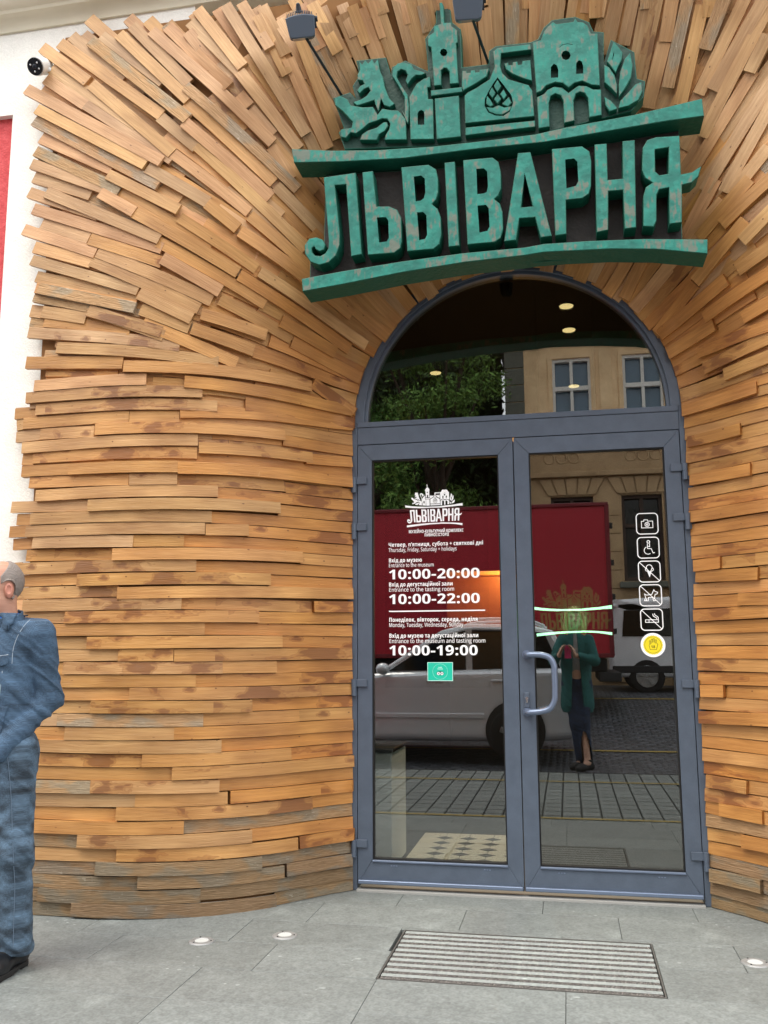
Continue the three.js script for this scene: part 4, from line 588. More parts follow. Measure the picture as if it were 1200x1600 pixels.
  part('hair', meshField(hairF, V(-0.16, 1.52, -0.13), V(0.1, 1.74, 0.14), 0.004), std({ color: 0x8b817a, roughness: 0.75, bumpMap: twill, bumpScale: 0.003 }), t);
  // jacket
  const sleeve = (q) => [bone(q.sh, q.el, 0.074, 0.064), bone(q.el, q.wr, 0.064, 0.047)];
  const torso = (p) => { const w = ell([p[0], p[1], p[2]], V(0, 1.16, 0), [0.158, 0.42, 0.14]), c = capsule(p, V(-0.11, 1.392, -0.02), V(0.11, 1.392, -0.02), 0.076, 0.076); return smin(w, c, 0.07); };
  const armNear = (p) => Math.exp(-Math.pow(Math.hypot(p[0] - A.el[0], p[1] - A.el[1], p[2] - A.el[2]) / 0.13, 2));
  const wrinkle = (p) => { const n = fbm(N2, (p[0] * 0.5 + p[1] - p[2] * 0.6) * 17 + 60, (p[0] + p[2]) * 5 + 60, 256, 2), r = 1 - Math.abs(2 * n - 1) * 2.2; return Math.min(0.005, (0.003 + 0.018 * armNear(p)) * (0.5 - r)); };
  const arms = union([...sleeve(A)], 0.03), arms2 = union([...sleeve(B)], 0.03), trunk = union([torso, bone(V(0, 1.38, -0.02), V(-0.01, 1.475, -0.01), 0.1, 0.082)], 0.03);
  const jf0 = (p) => smin(trunk(p), Math.min(arms(p), arms2(p)), 0.012 + 0.04 * smooth(1.33, 1.42, p[1])), jf = (p) => { const d = jf0(p); return d > 0.06 ? d : d + folds(p, 7, 0.014) + wrinkle(p); };
  const inner = union([neckHead], 0.01), wristCut = (p, q) => { const d = [q.wr[0] - q.el[0], q.wr[1] - q.el[1], q.wr[2] - q.el[2]], l = Math.hypot(...d), s = ((p[0] - q.wr[0]) * d[0] + (p[1] - q.wr[1]) * d[1] + (p[2] - q.wr[2]) * d[2]) / l; return Math.hypot(p[0] - q.wr[0], p[1] - q.wr[1], p[2] - q.wr[2]) < 0.12 ? s - 0.004 : -1; };
  const jacket = (p) => { const d = jf(p); if (d > 0.06) return d; const open = p[2] > 0 && p[1] > 1.27 ? 0.012 + 0.26 * (p[1] - 1.27) - Math.abs(p[0] + 0.01) : -1; return Math.max(d, 0.868 - p[1] + 0.02 * p[0], p[1] - 1.465 - 0.25 * Math.max(0, -p[2]), open, wristCut(p, A), wristCut(p, B)); };
  const jg = meshField(jacket, V(-0.34, 0.84, -0.24), V(0.34, 1.53, 0.3), 0.006), denim = std({ map: denimTex(64, 86, 108, 0.35), bumpMap: twill, bumpScale: 0.0012, roughness: 0.9 });
  const jk = part('denim_jacket', jg, denim, t);
  part('sleeve_cuff', [A, B].map((q) => { const k = (t) => [0, 1, 2].map((i) => lerp(q.el[i], q.wr[i], t)), f = bone(k(0.78), k(0.985), 0.0535, 0.0505), d = [0, 1, 2].map((i) => q.wr[i] - q.el[i]), l2 = d.reduce((s, x) => s + x * x, 0); return meshField((p) => { const t = d.reduce((s, x, i) => s + x * (p[i] - q.el[i]), 0) / l2; return Math.max(f(p) + folds(p, 12, 0.004), 0.8 - t, t - 0.985); }, q.wr.map((x) => x - 0.13), q.wr.map((x) => x + 0.13), 0.006); }), denim, jk);
  part('jacket_waistband', meshField((p) => Math.max(ell(p, V(0, 1.16, 0), [0.16, 0.435, 0.142]) - 0.022 + folds(p, 5, 0.004), 0.862 - p[1] + 0.02 * p[0], p[1] - 0.905), V(-0.25, 0.84, -0.2), V(0.25, 0.93, 0.2), 0.006), denim, jk);
  const eye = [0.273 + 2.19, 1.33, 5.2 - 1.55], hit = (f, p, d = 0.004) => { const q = p.slice(), v = [eye[0] - p[0], eye[1] - p[1], eye[2] - p[2]], l = Math.hypot(...v); for (let i = 0; i < 3; i++) { v[i] /= l; q[i] += v[i] * 0.3; } for (let i = 0; i < 60; i++) { const s = f(q) - d; if (s < 0.0006) break; for (let k = 0; k < 3; k++) q[k] -= v[k] * s * 0.8; } return q; };
  const seam = (f, pts, r) => tube(pts.map((p) => hit(f, p, r * 0.3)), r, pts.length * 6, 5), thread = std({ color: 0x9aa7b4, roughness: 0.9 });
  const shell = (off, th, region) => (p) => { const d = jf(p); return Math.abs(d) > 0.08 ? Math.abs(d) : Math.max(Math.abs(d - off) - th, region(p)); };
  const neckR = (p) => Math.hypot(p[0] + 0.006, p[2] + 0.006), flap = shell(0.009, 0.004, (p) => Math.max(neckR(p) - 0.108 - 0.034 * smooth(0.02, 0.1, p[2]) * smooth(0.02, 0.1, Math.abs(p[0])), 1.33 - p[1], p[2] > 0 ? 0.03 + 0.25 * (1.47 - p[1]) - Math.abs(p[0] + 0.006) : -1, p[1] - 1.5));
  const stand = (p) => Math.max(Math.abs(neckR(p) - lerp(0.088, 0.074, clamp((p[1] - 1.44) / 0.06))) - 0.006, 1.43 - p[1], p[1] - 1.497 + 0.3 * p[2], p[2] > 0 ? 0.022 - Math.abs(p[0] + 0.006) : -1);
  part('jacket_collar', meshField((p) => smin(flap(p), stand(p), 0.012), V(-0.2, 1.3, -0.2), V(0.19, 1.53, 0.2), 0.005), denim, jk);
  part('pocket_flap', meshField(shell(0.006, 0.003, (p) => Math.max(Math.abs(p[0] - 0.058) - 0.048, p[1] - 1.312, 1.262 - p[1] + 0.35 * Math.abs(p[0] - 0.058), 0.02 - p[2])), V(-0.01, 1.22, 0), V(0.13, 1.33, 0.2), 0.004), denim, jk);
  part('pocket_welt', meshField(shell(0.004, 0.003, (p) => Math.max(Math.abs(p[0] - 0.088 - 0.18 * (p[1] - 1.03)) - 0.011, Math.abs(p[1] - 1.03) - 0.07, 0.02 - p[2])), V(0.04, 0.94, 0), V(0.14, 1.12, 0.2), 0.004), denim, jk);
  part('jacket_stitching', [seam(jf, [V(0.115, 1.472, -0.02), V(0.125, 1.45, 0.03), V(0.118, 1.4, 0.07), V(0.112, 1.34, 0.09), V(0.11, 1.28, 0.09)], 0.0014), seam(flap, [V(0.1, 1.45, 0.02), V(0.125, 1.42, 0.06), V(0.12, 1.39, 0.1), V(0.07, 1.385, 0.13), V(0.045, 1.4, 0.13)], 0.0018), seam(jf, [V(0.01, 1.31, 0.13), V(0.06, 1.312, 0.13), V(0.11, 1.318, 0.12)], 0.0026), seam(jf, [V(0.075, 1.3, 0.13), V(0.078, 1.2, 0.14), V(0.07, 1.1, 0.14), V(0.06, 0.98, 0.14), V(0.055, 0.9, 0.14)], 0.0024), seam(jf, [V(0.086, 1.25, 0.12), V(0.088, 1.18, 0.13), V(0.082, 1.1, 0.13)], 0.002)], thread, jk);
  part('jacket_button', [hit(jf, V(0.02, 1.28, 0.14), 0.002)].map((c) => new THREE.SphereGeometry(0.008, 12, 8).translate(...c)), M.chrome, jk);
  const shirt = (p) => Math.max(capsule(p, V(0, 1.3, 0.0), V(-0.012, 1.49, -0.002), 0.118, 0.071), p[1] - 1.5 - 0.1 * -p[2], 1.2 - p[1]); part('blue_shirt', meshField(shirt, V(-0.15, 1.18, -0.14), V(0.14, 1.56, 0.15), 0.006), std({ color: 0x2d5fa6, roughness: 0.85 }), t);
  // jeans
  const lf = (q) => [bone(q.hp, q.kn, 0.102, 0.083), bone(q.kn, q.an, 0.083, 0.083)];
  const jn0 = union([(p) => ell(p, V(0, 0.9, -0.005), [0.172, 0.16, 0.135]), ...lf(L), ...lf(R2)], 0.03), kneeN = (p) => Math.exp(-Math.pow((p[1] - 0.45) / 0.12, 2)) + Math.exp(-Math.pow((p[1] - 0.13) / 0.07, 2)) + Math.exp(-Math.pow((p[1] - 0.78) / 0.06, 2)), jn = (p) => { const d = jn0(p); return d > 0.05 ? d : d + folds(p, 10, 0.009 + 0.028 * kneeN(p)); };
  const q0 = 0.0, jeans = (p) => { const d = jn(p); return Math.max(d, p[1] - 0.98, 0.066 - p[1] + 0.22 * Math.max(0, p[2] - q0)); };
  const jm = part('jeans', meshField(jeans, V(-0.3, 0.04, -0.2), V(0.26, 1.0, 0.22), 0.0075), std({ map: denimTex(70, 88, 104, 0.8), bumpMap: twill, bumpScale: 0.0012, roughness: 0.9 }), t);
  part('jeans_seam', seam(jn, [V(0.112, 0.9, 0.09), V(0.125, 0.75, 0.07), V(0.135, 0.6, 0.06), V(0.15, 0.46, 0.06), V(0.15, 0.35, 0.04), V(0.14, 0.22, 0.02), V(0.132, 0.1, 0.0)], 0.0013), std({ color: 0x66788b, roughness: 0.9 }), jm);
  for (const [q, yaw] of [[L, 0.02], [R2, -0.35]]) { // black leather shoes: upper and sole
    const T = turn([q.an[0], 0, q.an[2]], yaw), up = (p) => { const s = T.in(p), d = smin(smin(capsule(s, V(0, 0.055, -0.045), V(0, 0.045, 0.12), 0.044, 0.041), capsule(s, V(0, 0.044, 0.1), V(-0.004, 0.038, 0.185), 0.043, 0.034), 0.03), capsule(s, V(0, 0.06, -0.03), V(0, 0.105, 0.0), 0.045, 0.045), 0.03); return Math.max(d, 0.018 - s[1], s[1] - 0.11); };
    const so = (p) => { const s = T.in(p), d = smin(Math.hypot(s[0], Math.max(0, -s[2] - 0.045) + Math.max(0, s[2] - 0.04)) - 0.043, Math.hypot(s[0], Math.max(0, 0.05 - s[2]) + Math.max(0, s[2] - 0.18)) - 0.046, 0.03); const heel = s[2] < -0.005 ? 0 : s[2] < 0.06 ? 0.008 : 0; return Math.max(d, s[1] - 0.024, heel - s[1]); };
    const lo = V(q.an[0] - 0.16, -0.012, q.an[2] - 0.13), hi = V(q.an[0] + 0.12, 0.15, q.an[2] + 0.28), sh = part('shoe', meshField(up, lo, hi, 0.005), std({ color: 0x15171b, roughness: 0.35 }), t); part('shoe_sole', meshField(so, lo, hi, 0.005), std({ color: 0x1d1c1b, roughness: 0.8 }), sh);
    part('shoe_lace', [0.045, 0.065, 0.085].map((z) => tube([-0.022, -0.008, 0.008, 0.022].map((x) => { const w = T.out([x, 0.115, z]); let y = w[1]; while (up([w[0], y, w[2]]) > 0.001 && y > 0.03) y -= 0.002; return [w[0], y + 0.001, w[2]]; }), 0.0028, 10, 6)), std({ color: 0x0e0f11, roughness: 0.8 }), sh);
  }
}
{ // the photographer: seen mirrored in the door glass, holding the phone at her chest
  const t = thing('person', 'woman with long fair hair in teal coat holding up a phone, mirrored in the glass', 'person', [0.36, 0, 5.52]);
  const H = turn([0.0, 1.685, 0.03], 3.14, -0.12), hf = headField(1, 1), dz = -1;
  const A = { sh: V(0.15, 1.44, 0), el: V(0.21, 1.2, -0.12), wr: V(-0.01, 1.265, -0.235) }, B = { sh: V(-0.15, 1.44, 0), el: V(-0.25, 1.2, -0.12), wr: V(-0.185, 1.265, -0.235) };
  const L = { hp: V(0.075, 0.93, 0), kn: V(0.05, 0.5, -0.12), an: V(0.09, 0.085, -0.22) }, R2 = { hp: V(-0.075, 0.93, 0), kn: V(-0.015, 0.5, -0.1), an: V(0.02, 0.085, -0.1) };
  const bones = [bone(V(0, 0.98, 0), V(0, 1.32, 0), 0.115, 0.11), bone(V(-0.12, 1.42, 0), V(0.12, 1.42, 0), 0.06, 0.06), bone(V(0, 1.44, 0), V(0, 1.6, 0.01), 0.05, 0.048)];
  for (const q of [A, B]) bones.push(bone(q.sh, q.el, 0.042, 0.036), bone(q.el, q.wr, 0.036, 0.024)); for (const q of [L, R2]) bones.push(bone(q.hp, q.kn, 0.075, 0.05), bone(q.kn, q.an, 0.048, 0.034), bone(q.an, V(q.an[0] - 0.085, 0.045, q.an[2] - 0.09), 0.03, 0.024));
  const head = meshField((p) => smin(hf(H.in(p)), capsule(p, V(0, 1.48, 0.005), V(0, 1.62, 0.02), 0.05, 0.047), 0.03), V(-0.12, 1.5, -0.12), V(0.12, 1.84, 0.17), 0.0045);
  const hand = (q, s) => { const k = union([fingers(q.wr, [0.3 * s, 0.78, -0.5], [0.1 * s, -0.45, -0.8], [s * 0.9, 0, -0.35], 0.5, 0.9), bone(q.el, q.wr, 0.036, 0.024)], 0.015); return meshField(k, V(q.wr[0] - 0.12, q.wr[1] - 0.06, q.wr[2] - 0.07), V(q.wr[0] + 0.12, q.wr[1] + 0.17, q.wr[2] + 0.12), 0.005); };
  const body = meshField(union(bones, 0.045), V(-0.34, 0, -0.34), V(0.32, 1.56, 0.2), 0.014);
  part('body', mergeGeometries([body, head, hand(A, -1), hand(B, 1)].map((g) => tinted(g, () => [0.6, 0.38, 0.28])), false), skinMat(), t);
  const hairF = (p) => { const q = H.in(p), cap = Math.max(hf(q) - 0.016, q[2] - 0.045 - (q[1] > 0.06 ? 0.05 : 0)), fall = Math.max(Math.abs(ell([q[0], q[1] + 0.12, q[2] + 0.025], [0, 0, 0], [0.115, 0.27, 0.105])) - 0.018, q[2] - 0.05, q[1] - 0.07); return smin(cap, fall, 0.02) + 0.006 * Math.sin(q[0] * 160 + q[1] * 12); };
  part('hair', meshField(hairF, V(-0.16, 1.28, -0.16), V(0.16, 1.84, 0.22), 0.007), std({ color: 0xb9935a, roughness: 0.6 }), t);
  const cf = union([(p) => ell(p, V(0, 1.22, 0.01), [0.175, 0.36, 0.14]), bone(V(-0.12, 1.42, 0.005), V(0.12, 1.42, 0.005), 0.074, 0.074), bone(V(0, 1.2, 0.01), V(0, 0.72, 0.02), 0.15, 0.19), bone(A.sh, A.el, 0.064, 0.056), bone(A.el, A.wr, 0.056, 0.04), bone(B.sh, B.el, 0.064, 0.056), bone(B.el, B.wr, 0.056, 0.04)], 0.03);
  const cutW = (p, q) => { const d = [0, 1, 2].map((i) => q.wr[i] - q.el[i]), l = Math.hypot(...d); return Math.hypot(...[0, 1, 2].map((i) => p[i] - q.wr[i])) < 0.1 ? d.reduce((s, x, i) => s + x * (p[i] - q.wr[i]), 0) / l + 0.01 : -1; };
  part('teal_coat', meshField((p) => Math.max(cf(p) + folds(p, 12, 0.016), 0.62 - p[1], p[1] - 1.52, p[2] < -0.02 ? 0.02 + 0.12 * (1.5 - p[1]) * (p[1] < 1.25 ? 0.5 : 0.3) - Math.abs(p[0]) : -1, cutW(p, A), cutW(p, B)), V(-0.36, 0.58, -0.36), V(0.34, 1.56, 0.26), 0.01), std({ color: 0x1d5c5a, roughness: 0.9 }), t);
  const jn = union([(p) => ell(p, V(0, 0.95, 0), [0.15, 0.15, 0.12]), bone(L.hp, L.kn, 0.098, 0.074), bone(L.kn, L.an, 0.074, 0.056), bone(R2.hp, R2.kn, 0.098, 0.074), bone(R2.kn, R2.an, 0.074, 0.056)], 0.045);
  part('dark_jeans', meshField((p) => Math.max(jn(p) + folds(p, 20, 0.008), 0.075 - p[1]), V(-0.24, 0.06, -0.22), V(0.24, 1.12, 0.2), 0.01), std({ map: denimTex(28, 44, 68, 0.4), roughness: 0.9 }), t);
  part('white_top', meshField((p) => Math.max(union([(q) => ell(q, V(0, 1.2, 0), [0.145, 0.34, 0.118])], 0.01)(p), 0.95 - p[1]), V(-0.18, 0.92, -0.16), V(0.18, 1.56, 0.16), 0.012), std({ color: 0x8a8c8c, roughness: 0.9 }), t);
  for (const [q, yaw] of [[L, 3.14 + 0.8], [R2, 3.14 + 0.7]]) { const T = turn([q.an[0], 0, q.an[2]], yaw), up = (p) => { const s = T.in(p); return Math.max(smin(smin(capsule(s, V(0, 0.05, -0.045), V(0, 0.045, 0.1), 0.04, 0.04), capsule(s, V(0, 0.04, 0.09), V(0, 0.036, 0.16), 0.04, 0.032), 0.03), capsule(s, V(0, 0.06, -0.03), V(0, 0.12, -0.01), 0.04, 0.042), 0.03), -s[1] + 0.001, s[1] - 0.125); }; part('sneaker', meshField(up, V(q.an[0] - 0.24, -0.01, q.an[2] - 0.24), V(q.an[0] + 0.24, 0.16, q.an[2] + 0.24), 0.007), std({ color: 0x131416, roughness: 0.7 }), t); }
  const ph = thing('phone', 'phone in a pink case held by the woman mirrored in the glass', 'phone', [0.273, 1.315, 5.262]); part('phone_case', rbox(-0.037, 0.037, -0.085, 0.06, -0.004, 0.006, 0.004), std({ color: 0xd23a78, roughness: 0.5 }), ph); part('phone_screen', rbox(-0.034, 0.034, -0.08, 0.055, 0.0062, 0.0075, 0.0006), M.gasket, ph); part('camera_lens', cyl(0.006, 0.006, 0.004, 16).rotateX(Math.PI / 2).translate(0, 0.015, -0.006), M.gasket, ph);
}

// ------------------------------------------------------------------ across the street: what the door glass mirrors
{
  const silver = new THREE.MeshPhysicalMaterial({ color: 0xd3d7db, metalness: 0.35, roughness: 0.35, clearcoat: 1, clearcoatRoughness: 0.05 }), tint = std({ color: 0x0b0d0f, roughness: 0.06 }), rub = std({ color: 0x141414, roughness: 0.85 }), rim = std({ color: 0xa7aaad, metalness: 0.9, roughness: 0.3 }), trim = std({ color: 0x191a1c, roughness: 0.6 });
  const wheel = (parent, x, y, z, r, out) => { const w = part('wheel', new THREE.LatheGeometry([[r * 0.62, -0.1], [r * 0.92, -0.105], [r, -0.07], [r, 0.07], [r * 0.92, 0.105], [r * 0.62, 0.1]].map((p) => new THREE.Vector2(...p)), 36).rotateX(Math.PI / 2).translate(x, y, z), rub, parent); const g = [cyl(r * 0.63, r * 0.63, 0.12, 30).rotateX(Math.PI / 2).translate(x, y, z)]; for (let i = 0; i < 5; i++) g.push(rbox(-0.035, 0.035, 0.03, r * 0.6, -0.02, 0.02, 0.008).rotateZ(i * 1.2566).translate(x, y, z + out * 0.075)); part('rim', g, rim, w); };
  const profile = (pts, z0, z1, bev = 0.05) => uvBox(new THREE.ExtrudeGeometry(new THREE.Shape(new THREE.SplineCurve(pts.map((p) => new THREE.Vector2(...p))).getPoints(pts.length * 6)), { depth: z1 - z0 - 2 * bev, bevelEnabled: true, bevelSize: bev, bevelThickness: bev, bevelSegments: 4, bevelOffset: -bev }).translate(0, 0, z0 + bev));
  const poly = (pts, z0, z1, bev = 0.01) => uvBox(new THREE.ExtrudeGeometry(new THREE.Shape(pts.map((p) => new THREE.Vector2(...p))), { depth: z1 - z0 - 2 * bev, bevelEnabled: true, bevelSize: bev, bevelThickness: bev, bevelSegments: 2, bevelOffset: -bev }).translate(0, 0, z0 + bev));
  // silver estate car, nose to the left
  const c = thing('parked_car', 'silver car passing close to the kerb, mirrored in the left door', 'car', [-1.7, streetY(6.9) + 0.02, 6.9]);
  part('car_body', profile([[-2.15, 0.3], [-2.2, 0.62], [-2.05, 0.78], [-1.5, 0.9], [-1.0, 0.97], [-0.3, 1.05], [1.5, 1.1], [2.05, 1.06], [2.12, 0.7], [2.08, 0.34], [1.7, 0.24], [0, 0.22], [-1.8, 0.22]], -0.86, 0.86, 0.09), silver, c);
  const roof = part('car_cabin', poly([[-0.5, 1.0], [0.4, 1.57], [0.75, 1.66], [1.5, 1.64], [1.8, 1.56], [2.08, 1.05]], -0.72, 0.72, 0.06), silver, c);
  part('side_window', [poly([[-0.26, 1.07], [0.42, 1.5], [0.72, 1.57], [0.72, 1.08]], -0.745, 0.745), poly([[0.8, 1.08], [0.8, 1.58], [1.45, 1.565], [1.45, 1.09]], -0.745, 0.745), poly([[1.53, 1.09], [1.53, 1.56], [1.7, 1.52], [1.88, 1.1]], -0.745, 0.745)], tint, roof);
  part('roof_rail', [-0.6, 0.6].map((z) => tube([[0.5, 1.64, z], [0.7, 1.7, z], [1.5, 1.69, z], [1.7, 1.62, z]], 0.018, 20, 8)), silver, c);
  for (const s of [-1, 1]) { part('wheel_arch', [cyl(0.36, 0.36, 0.1, 32).rotateX(Math.PI / 2).translate(-1.35, 0.36, s * 0.83), cyl(0.36, 0.36, 0.1, 32).rotateX(Math.PI / 2).translate(1.32, 0.36, s * 0.83)], trim, c); wheel(c, -1.35, 0.32, s * 0.8, 0.32, s); wheel(c, 1.32, 0.32, s * 0.8, 0.32, s); for (const x of [0.34, 1.14]) part('door_handle', rbox(x - 0.1, x + 0.1, 0.94, 0.97, s * 0.87 - 0.012, s * 0.87 + 0.018, 0.012), silver, c); part('wing_mirror', new THREE.SphereGeometry(0.1, 18, 12).scale(0.9, 0.75, 1).translate(-0.3, 1.1, s * 0.92), silver, c); part('side_moulding', rbox(-0.95, 0.95, 0.5, 0.56, s * 0.865 - 0.012, s * 0.865 + 0.012, 0.01), silver, c); }
  // red box lorry
  const ry = streetY(10.6), red = std({ color: 0xa31629, roughness: 0.45, bumpMap: M.slabBump, bumpScale: 0.002 });
  const l = thing('box_lorry', 'dark red box lorry standing across the street, mirrored in the doors', 'lorry', [0, ry, 0]);
  part('cargo_box', rbox(-5.2, 0.98, 0.86, 3.3, 9.7, 12.1, 0.03), red, l); part('box_edge', [rbox(-5.2, 0.99, 3.27, 3.33, 9.67, 9.72, 0.01), rbox(0.93, 1.0, 0.86, 3.3, 9.67, 9.73, 0.01), rbox(-5.2, 0.99, 0.83, 0.9, 9.67, 9.72, 0.01)], std({ color: 0x6d0d1b, roughness: 0.5 }), l);
  part('door_hinge', [1.2, 1.75, 2.3, 2.9].map((y) => rbox(0.985, 1.05, y, y + 0.09, 9.7, 9.8, 0.008)), trim, l); part('chassis', [rbox(-7.2, 0.9, 0.6, 0.82, 10.1, 11.7, 0.02), rbox(0.75, 1.1, 0.45, 0.6, 9.8, 12.0, 0.02)], trim, l);
  part('lorry_cab', poly([[-7.4, 0.5], [-7.4, 1.5], [-7.0, 2.5], [-5.35, 2.55], [-5.35, 0.5]], 9.8, 12.0, 0.06), red, l); part('cab_window', poly([[-7.1, 1.5], [-6.9, 2.25], [-6.0, 2.3], [-6.0, 1.5]], 9.78, 12.02), tint, l);
  for (const x of [-6.4, -0.6]) for (const z of [9.95, 11.85]) wheel(l, x, 0.42, z, 0.42, z < 11 ? -1 : 1);
  // white van
  const vy = 0.52, white = new THREE.MeshPhysicalMaterial({ color: 0xdfe3e6, roughness: 0.4, clearcoat: 0.8, clearcoatRoughness: 0.1 });
  const v = thing('white_van', 'white passenger van parked behind the lorry, mirrored in the right door', 'van', [3.35, vy, 13.7]);
  part('van_body', profile([[-2.3, 0.35], [-2.32, 1.0], [-2.2, 1.6], [-2.05, 1.76], [0.8, 1.78], [1.5, 1.15], [2.3, 0.98], [2.4, 0.5], [2.2, 0.3], [0, 0.28], [-2.1, 0.28]], -0.95, 0.95, 0.1), white, v);
  part('van_window', [poly([[-2.05, 1.05], [-2.0, 1.55], [-1.1, 1.58], [-1.1, 1.05]], -0.965, 0.965), poly([[-1.0, 1.05], [-1.0, 1.58], [0.0, 1.58], [0.0, 1.05]], -0.965, 0.965), poly([[0.1, 1.05], [0.1, 1.58], [0.75, 1.58], [1.25, 1.1]], -0.965, 0.965)], tint, v); part('sill_trim', rbox(-2.25, 2.2, 0.36, 0.5, -0.96, 0.96, 0.02), trim, v);
  for (const x of [-1.62, 1.45]) for (const s of [-1, 1]) wheel(v, x, 0.3, s * 0.85, 0.33, s);
}
{ // ochre town house opposite
  const och = std({ roughness: 0.9, map: tex(256, 256, (u, v) => { const k = 40 * (fbm(N1, u * 8, v * 8, 8, 5) - 0.5) + 14 * (N2(u * 120, v * 120, 120, 120) - 0.5); return [226 + k, 194 + k, 150 + k * 0.9]; }, true, 0.4) }), stone = std({ map: M.slabMap, color: 0xd8d2c2, roughness: 0.85 }), tan = std({ map: och.map, color: 0xc2beba, roughness: 0.9 }), wf = std({ color: 0xdad8d0, roughness: 0.6 }), brown = std({ color: 0x38261a, roughness: 0.6 }), pane = std({ color: 0x5b7080, roughness: 0.12 }), dpane = std({ color: 0x0f1214, roughness: 0.1 });
  const b = thing('town_house', 'ochre plastered town house with white windows, mirrored in the glass', 'building', [0, 0, 0]), Z = 16;
  const up = [[0.13, 1.02], [1.76, 2.66], [3.4, 4.3], [5.05, 5.95], [6.7, 7.6]], low = [[0.0, 0.97], [1.6, 2.5], [3.3, 4.2], [5.0, 5.9], [6.7, 7.6]];
  const holeWall = (y0, y1, wins, wy0, wy1, x0 = -0.95) => { const s = new THREE.Shape([[x0, y0], [9, y0], [9, y1], [x0, y1]].map((p) => new THREE.Vector2(...p))); for (const [a, c] of wins) s.holes.push(new THREE.Path([[a, wy0], [a, wy1], [c, wy1], [c, wy0]].map((p) => new THREE.Vector2(...p)))); return uvBox(new THREE.ExtrudeGeometry(s, { depth: 0.35, bevelEnabled: false }).translate(0, 0, Z)); };
  part('upper_wall', holeWall(5.9, 9.4, up, 6.83, 8.2), och, b); part('lower_wall', holeWall(0.3, 5.62, low, 2.86, 4.85), tan, b);
  part('inner_wall', [box(-0.95, 9, 0.3, 9.4, Z + 0.5, Z + 6), box(-0.95, -0.6, 0.3, 9.4, Z + 0.35, Z + 0.5)], brown, b);
  part('string_course', [rbox(-1.0, 9, 5.3, 5.42, Z - 0.14, Z + 0.1, 0.02), rbox(-0.98, 9, 5.42, 5.62, Z - 0.06, Z, 0.01), rbox(-0.96, 9, 5.62, 5.9, Z - 0.03, Z + 0.3, 0.01)], tan, b);
  for (const x of [-0.3, 1.55, 3.4, 5.2]) part('ring_ornament', [0, 1, 2].map((i) => new THREE.TorusGeometry(0.12, 0.02, 8, 24).translate(x + 0.3 + i * 0.28, 5.76, Z - 0.035)), tan, b);
  part('eaves', [rbox(-1.3, 9.2, 9.2, 9.5, Z - 0.75, Z + 0.2, 0.03), rbox(-1.1, 9, 8.85, 9.2, Z - 0.08, Z, 0.02)], och, b); part('roof', box(-1.3, 9.2, 9.5, 9.75, Z - 0.8, Z + 6), brown, b);
  for (const x of [-0.25, 1.33, 2.95, 4.6]) part('eaves_bracket', [rbox(x - 0.12, x + 0.12, 8.75, 9.19, Z - 0.4, Z - 0.09, 0.03), rbox(x - 0.1, x + 0.1, 8.5, 8.74, Z - 0.2, Z - 0.09, 0.03)], stone, b);
  for (let k = 0; k < 8; k++) part('quoin', rbox(-1.0, -0.54, 5.95 + k * 0.42, 5.95 + (k + 1) * 0.42 - 0.02, Z - 0.035, Z + 0.1, 0.008), stone, b);
  part('pilaster', [rbox(1.22, 1.5, 5.95, 8.84, Z - 0.03, Z, 0.005), rbox(2.88, 3.16, 5.95, 8.84, Z - 0.03, Z, 0.005)], och, b);
  for (const [a, c] of up) { const w = part('window', [box(a, a + 0.06, 6.83, 8.2, Z + 0.02, Z + 0.14), box(c - 0.06, c, 6.83, 8.2, Z + 0.02, Z + 0.14), box(a + 0.06, c - 0.06, 6.83, 6.9, Z + 0.02, Z + 0.14), box(a + 0.06, c - 0.06, 8.13, 8.2, Z + 0.02, Z + 0.14), box(a + 0.06, c - 0.06, 7.42, 7.52, Z + 0.01, Z + 0.13), box((a + c) / 2 - 0.035, (a + c) / 2 + 0.035, 6.9, 7.42, Z + 0.02, Z + 0.13), box((a + c) / 2 - 0.035, (a + c) / 2 + 0.035, 7.52, 8.13, Z + 0.02, Z + 0.13)], wf, b); part('pane', box(a + 0.05, c - 0.05, 6.88, 8.15, Z + 0.15, Z + 0.16), pane, w); part('surround', [box(a - 0.1, a - 0.002, 6.8, 8.3, Z - 0.04, Z - 0.002), box(c + 0.002, c + 0.1, 6.8, 8.3, Z - 0.04, Z - 0.002), box(a - 0.002, c + 0.002, 8.205, 8.3, Z - 0.04, Z - 0.002)], och, w); }
  for (const [a, c] of low) {
    const w = part('window', [box(a, a + 0.07, 2.86, 4.85, Z + 0.1, Z + 0.22), box(c - 0.07, c, 2.86, 4.85, Z + 0.1, Z + 0.22), box(a + 0.07, c - 0.07, 4.77, 4.85, Z + 0.1, Z + 0.22), box(a + 0.07, c - 0.07, 2.86, 2.95, Z + 0.1, Z + 0.22), box((a + c) / 2 - 0.04, (a + c) / 2 + 0.04, 2.95, 4.77, Z + 0.1, Z + 0.21), box(a + 0.07, c - 0.07, 4.1, 4.18, Z + 0.09, Z + 0.2)], brown, b); part('pane', box(a + 0.06, c - 0.06, 2.9, 4.8, Z + 0.23, Z + 0.24), dpane, w);
    part('sill', rbox(a - 0.12, c + 0.12, 2.7, 2.84, Z - 0.16, Z + 0.05, 0.02), stone, w);
    const m = (a + c) / 2; for (let k = -2; k <= 2; k++) { const g = poly2([[m + k * 0.22 - 0.1, 4.88], [m + k * 0.22 + 0.1, 4.88], [m + k * 0.31 + 0.14, 5.28], [m + k * 0.31 - 0.14, 5.28]]); part('voussoir', g, tan, w); }
  }
  function poly2(p) { return uvBox(new THREE.ExtrudeGeometry(new THREE.Shape(p.map((q) => new THREE.Vector2(...q))), { depth: 0.02, bevelEnabled: true, bevelSize: 0.012, bevelThickness: 0.012, bevelSegments: 1, bevelOffset: -0.012 }).translate(0, 0, Z - 0.034)); }
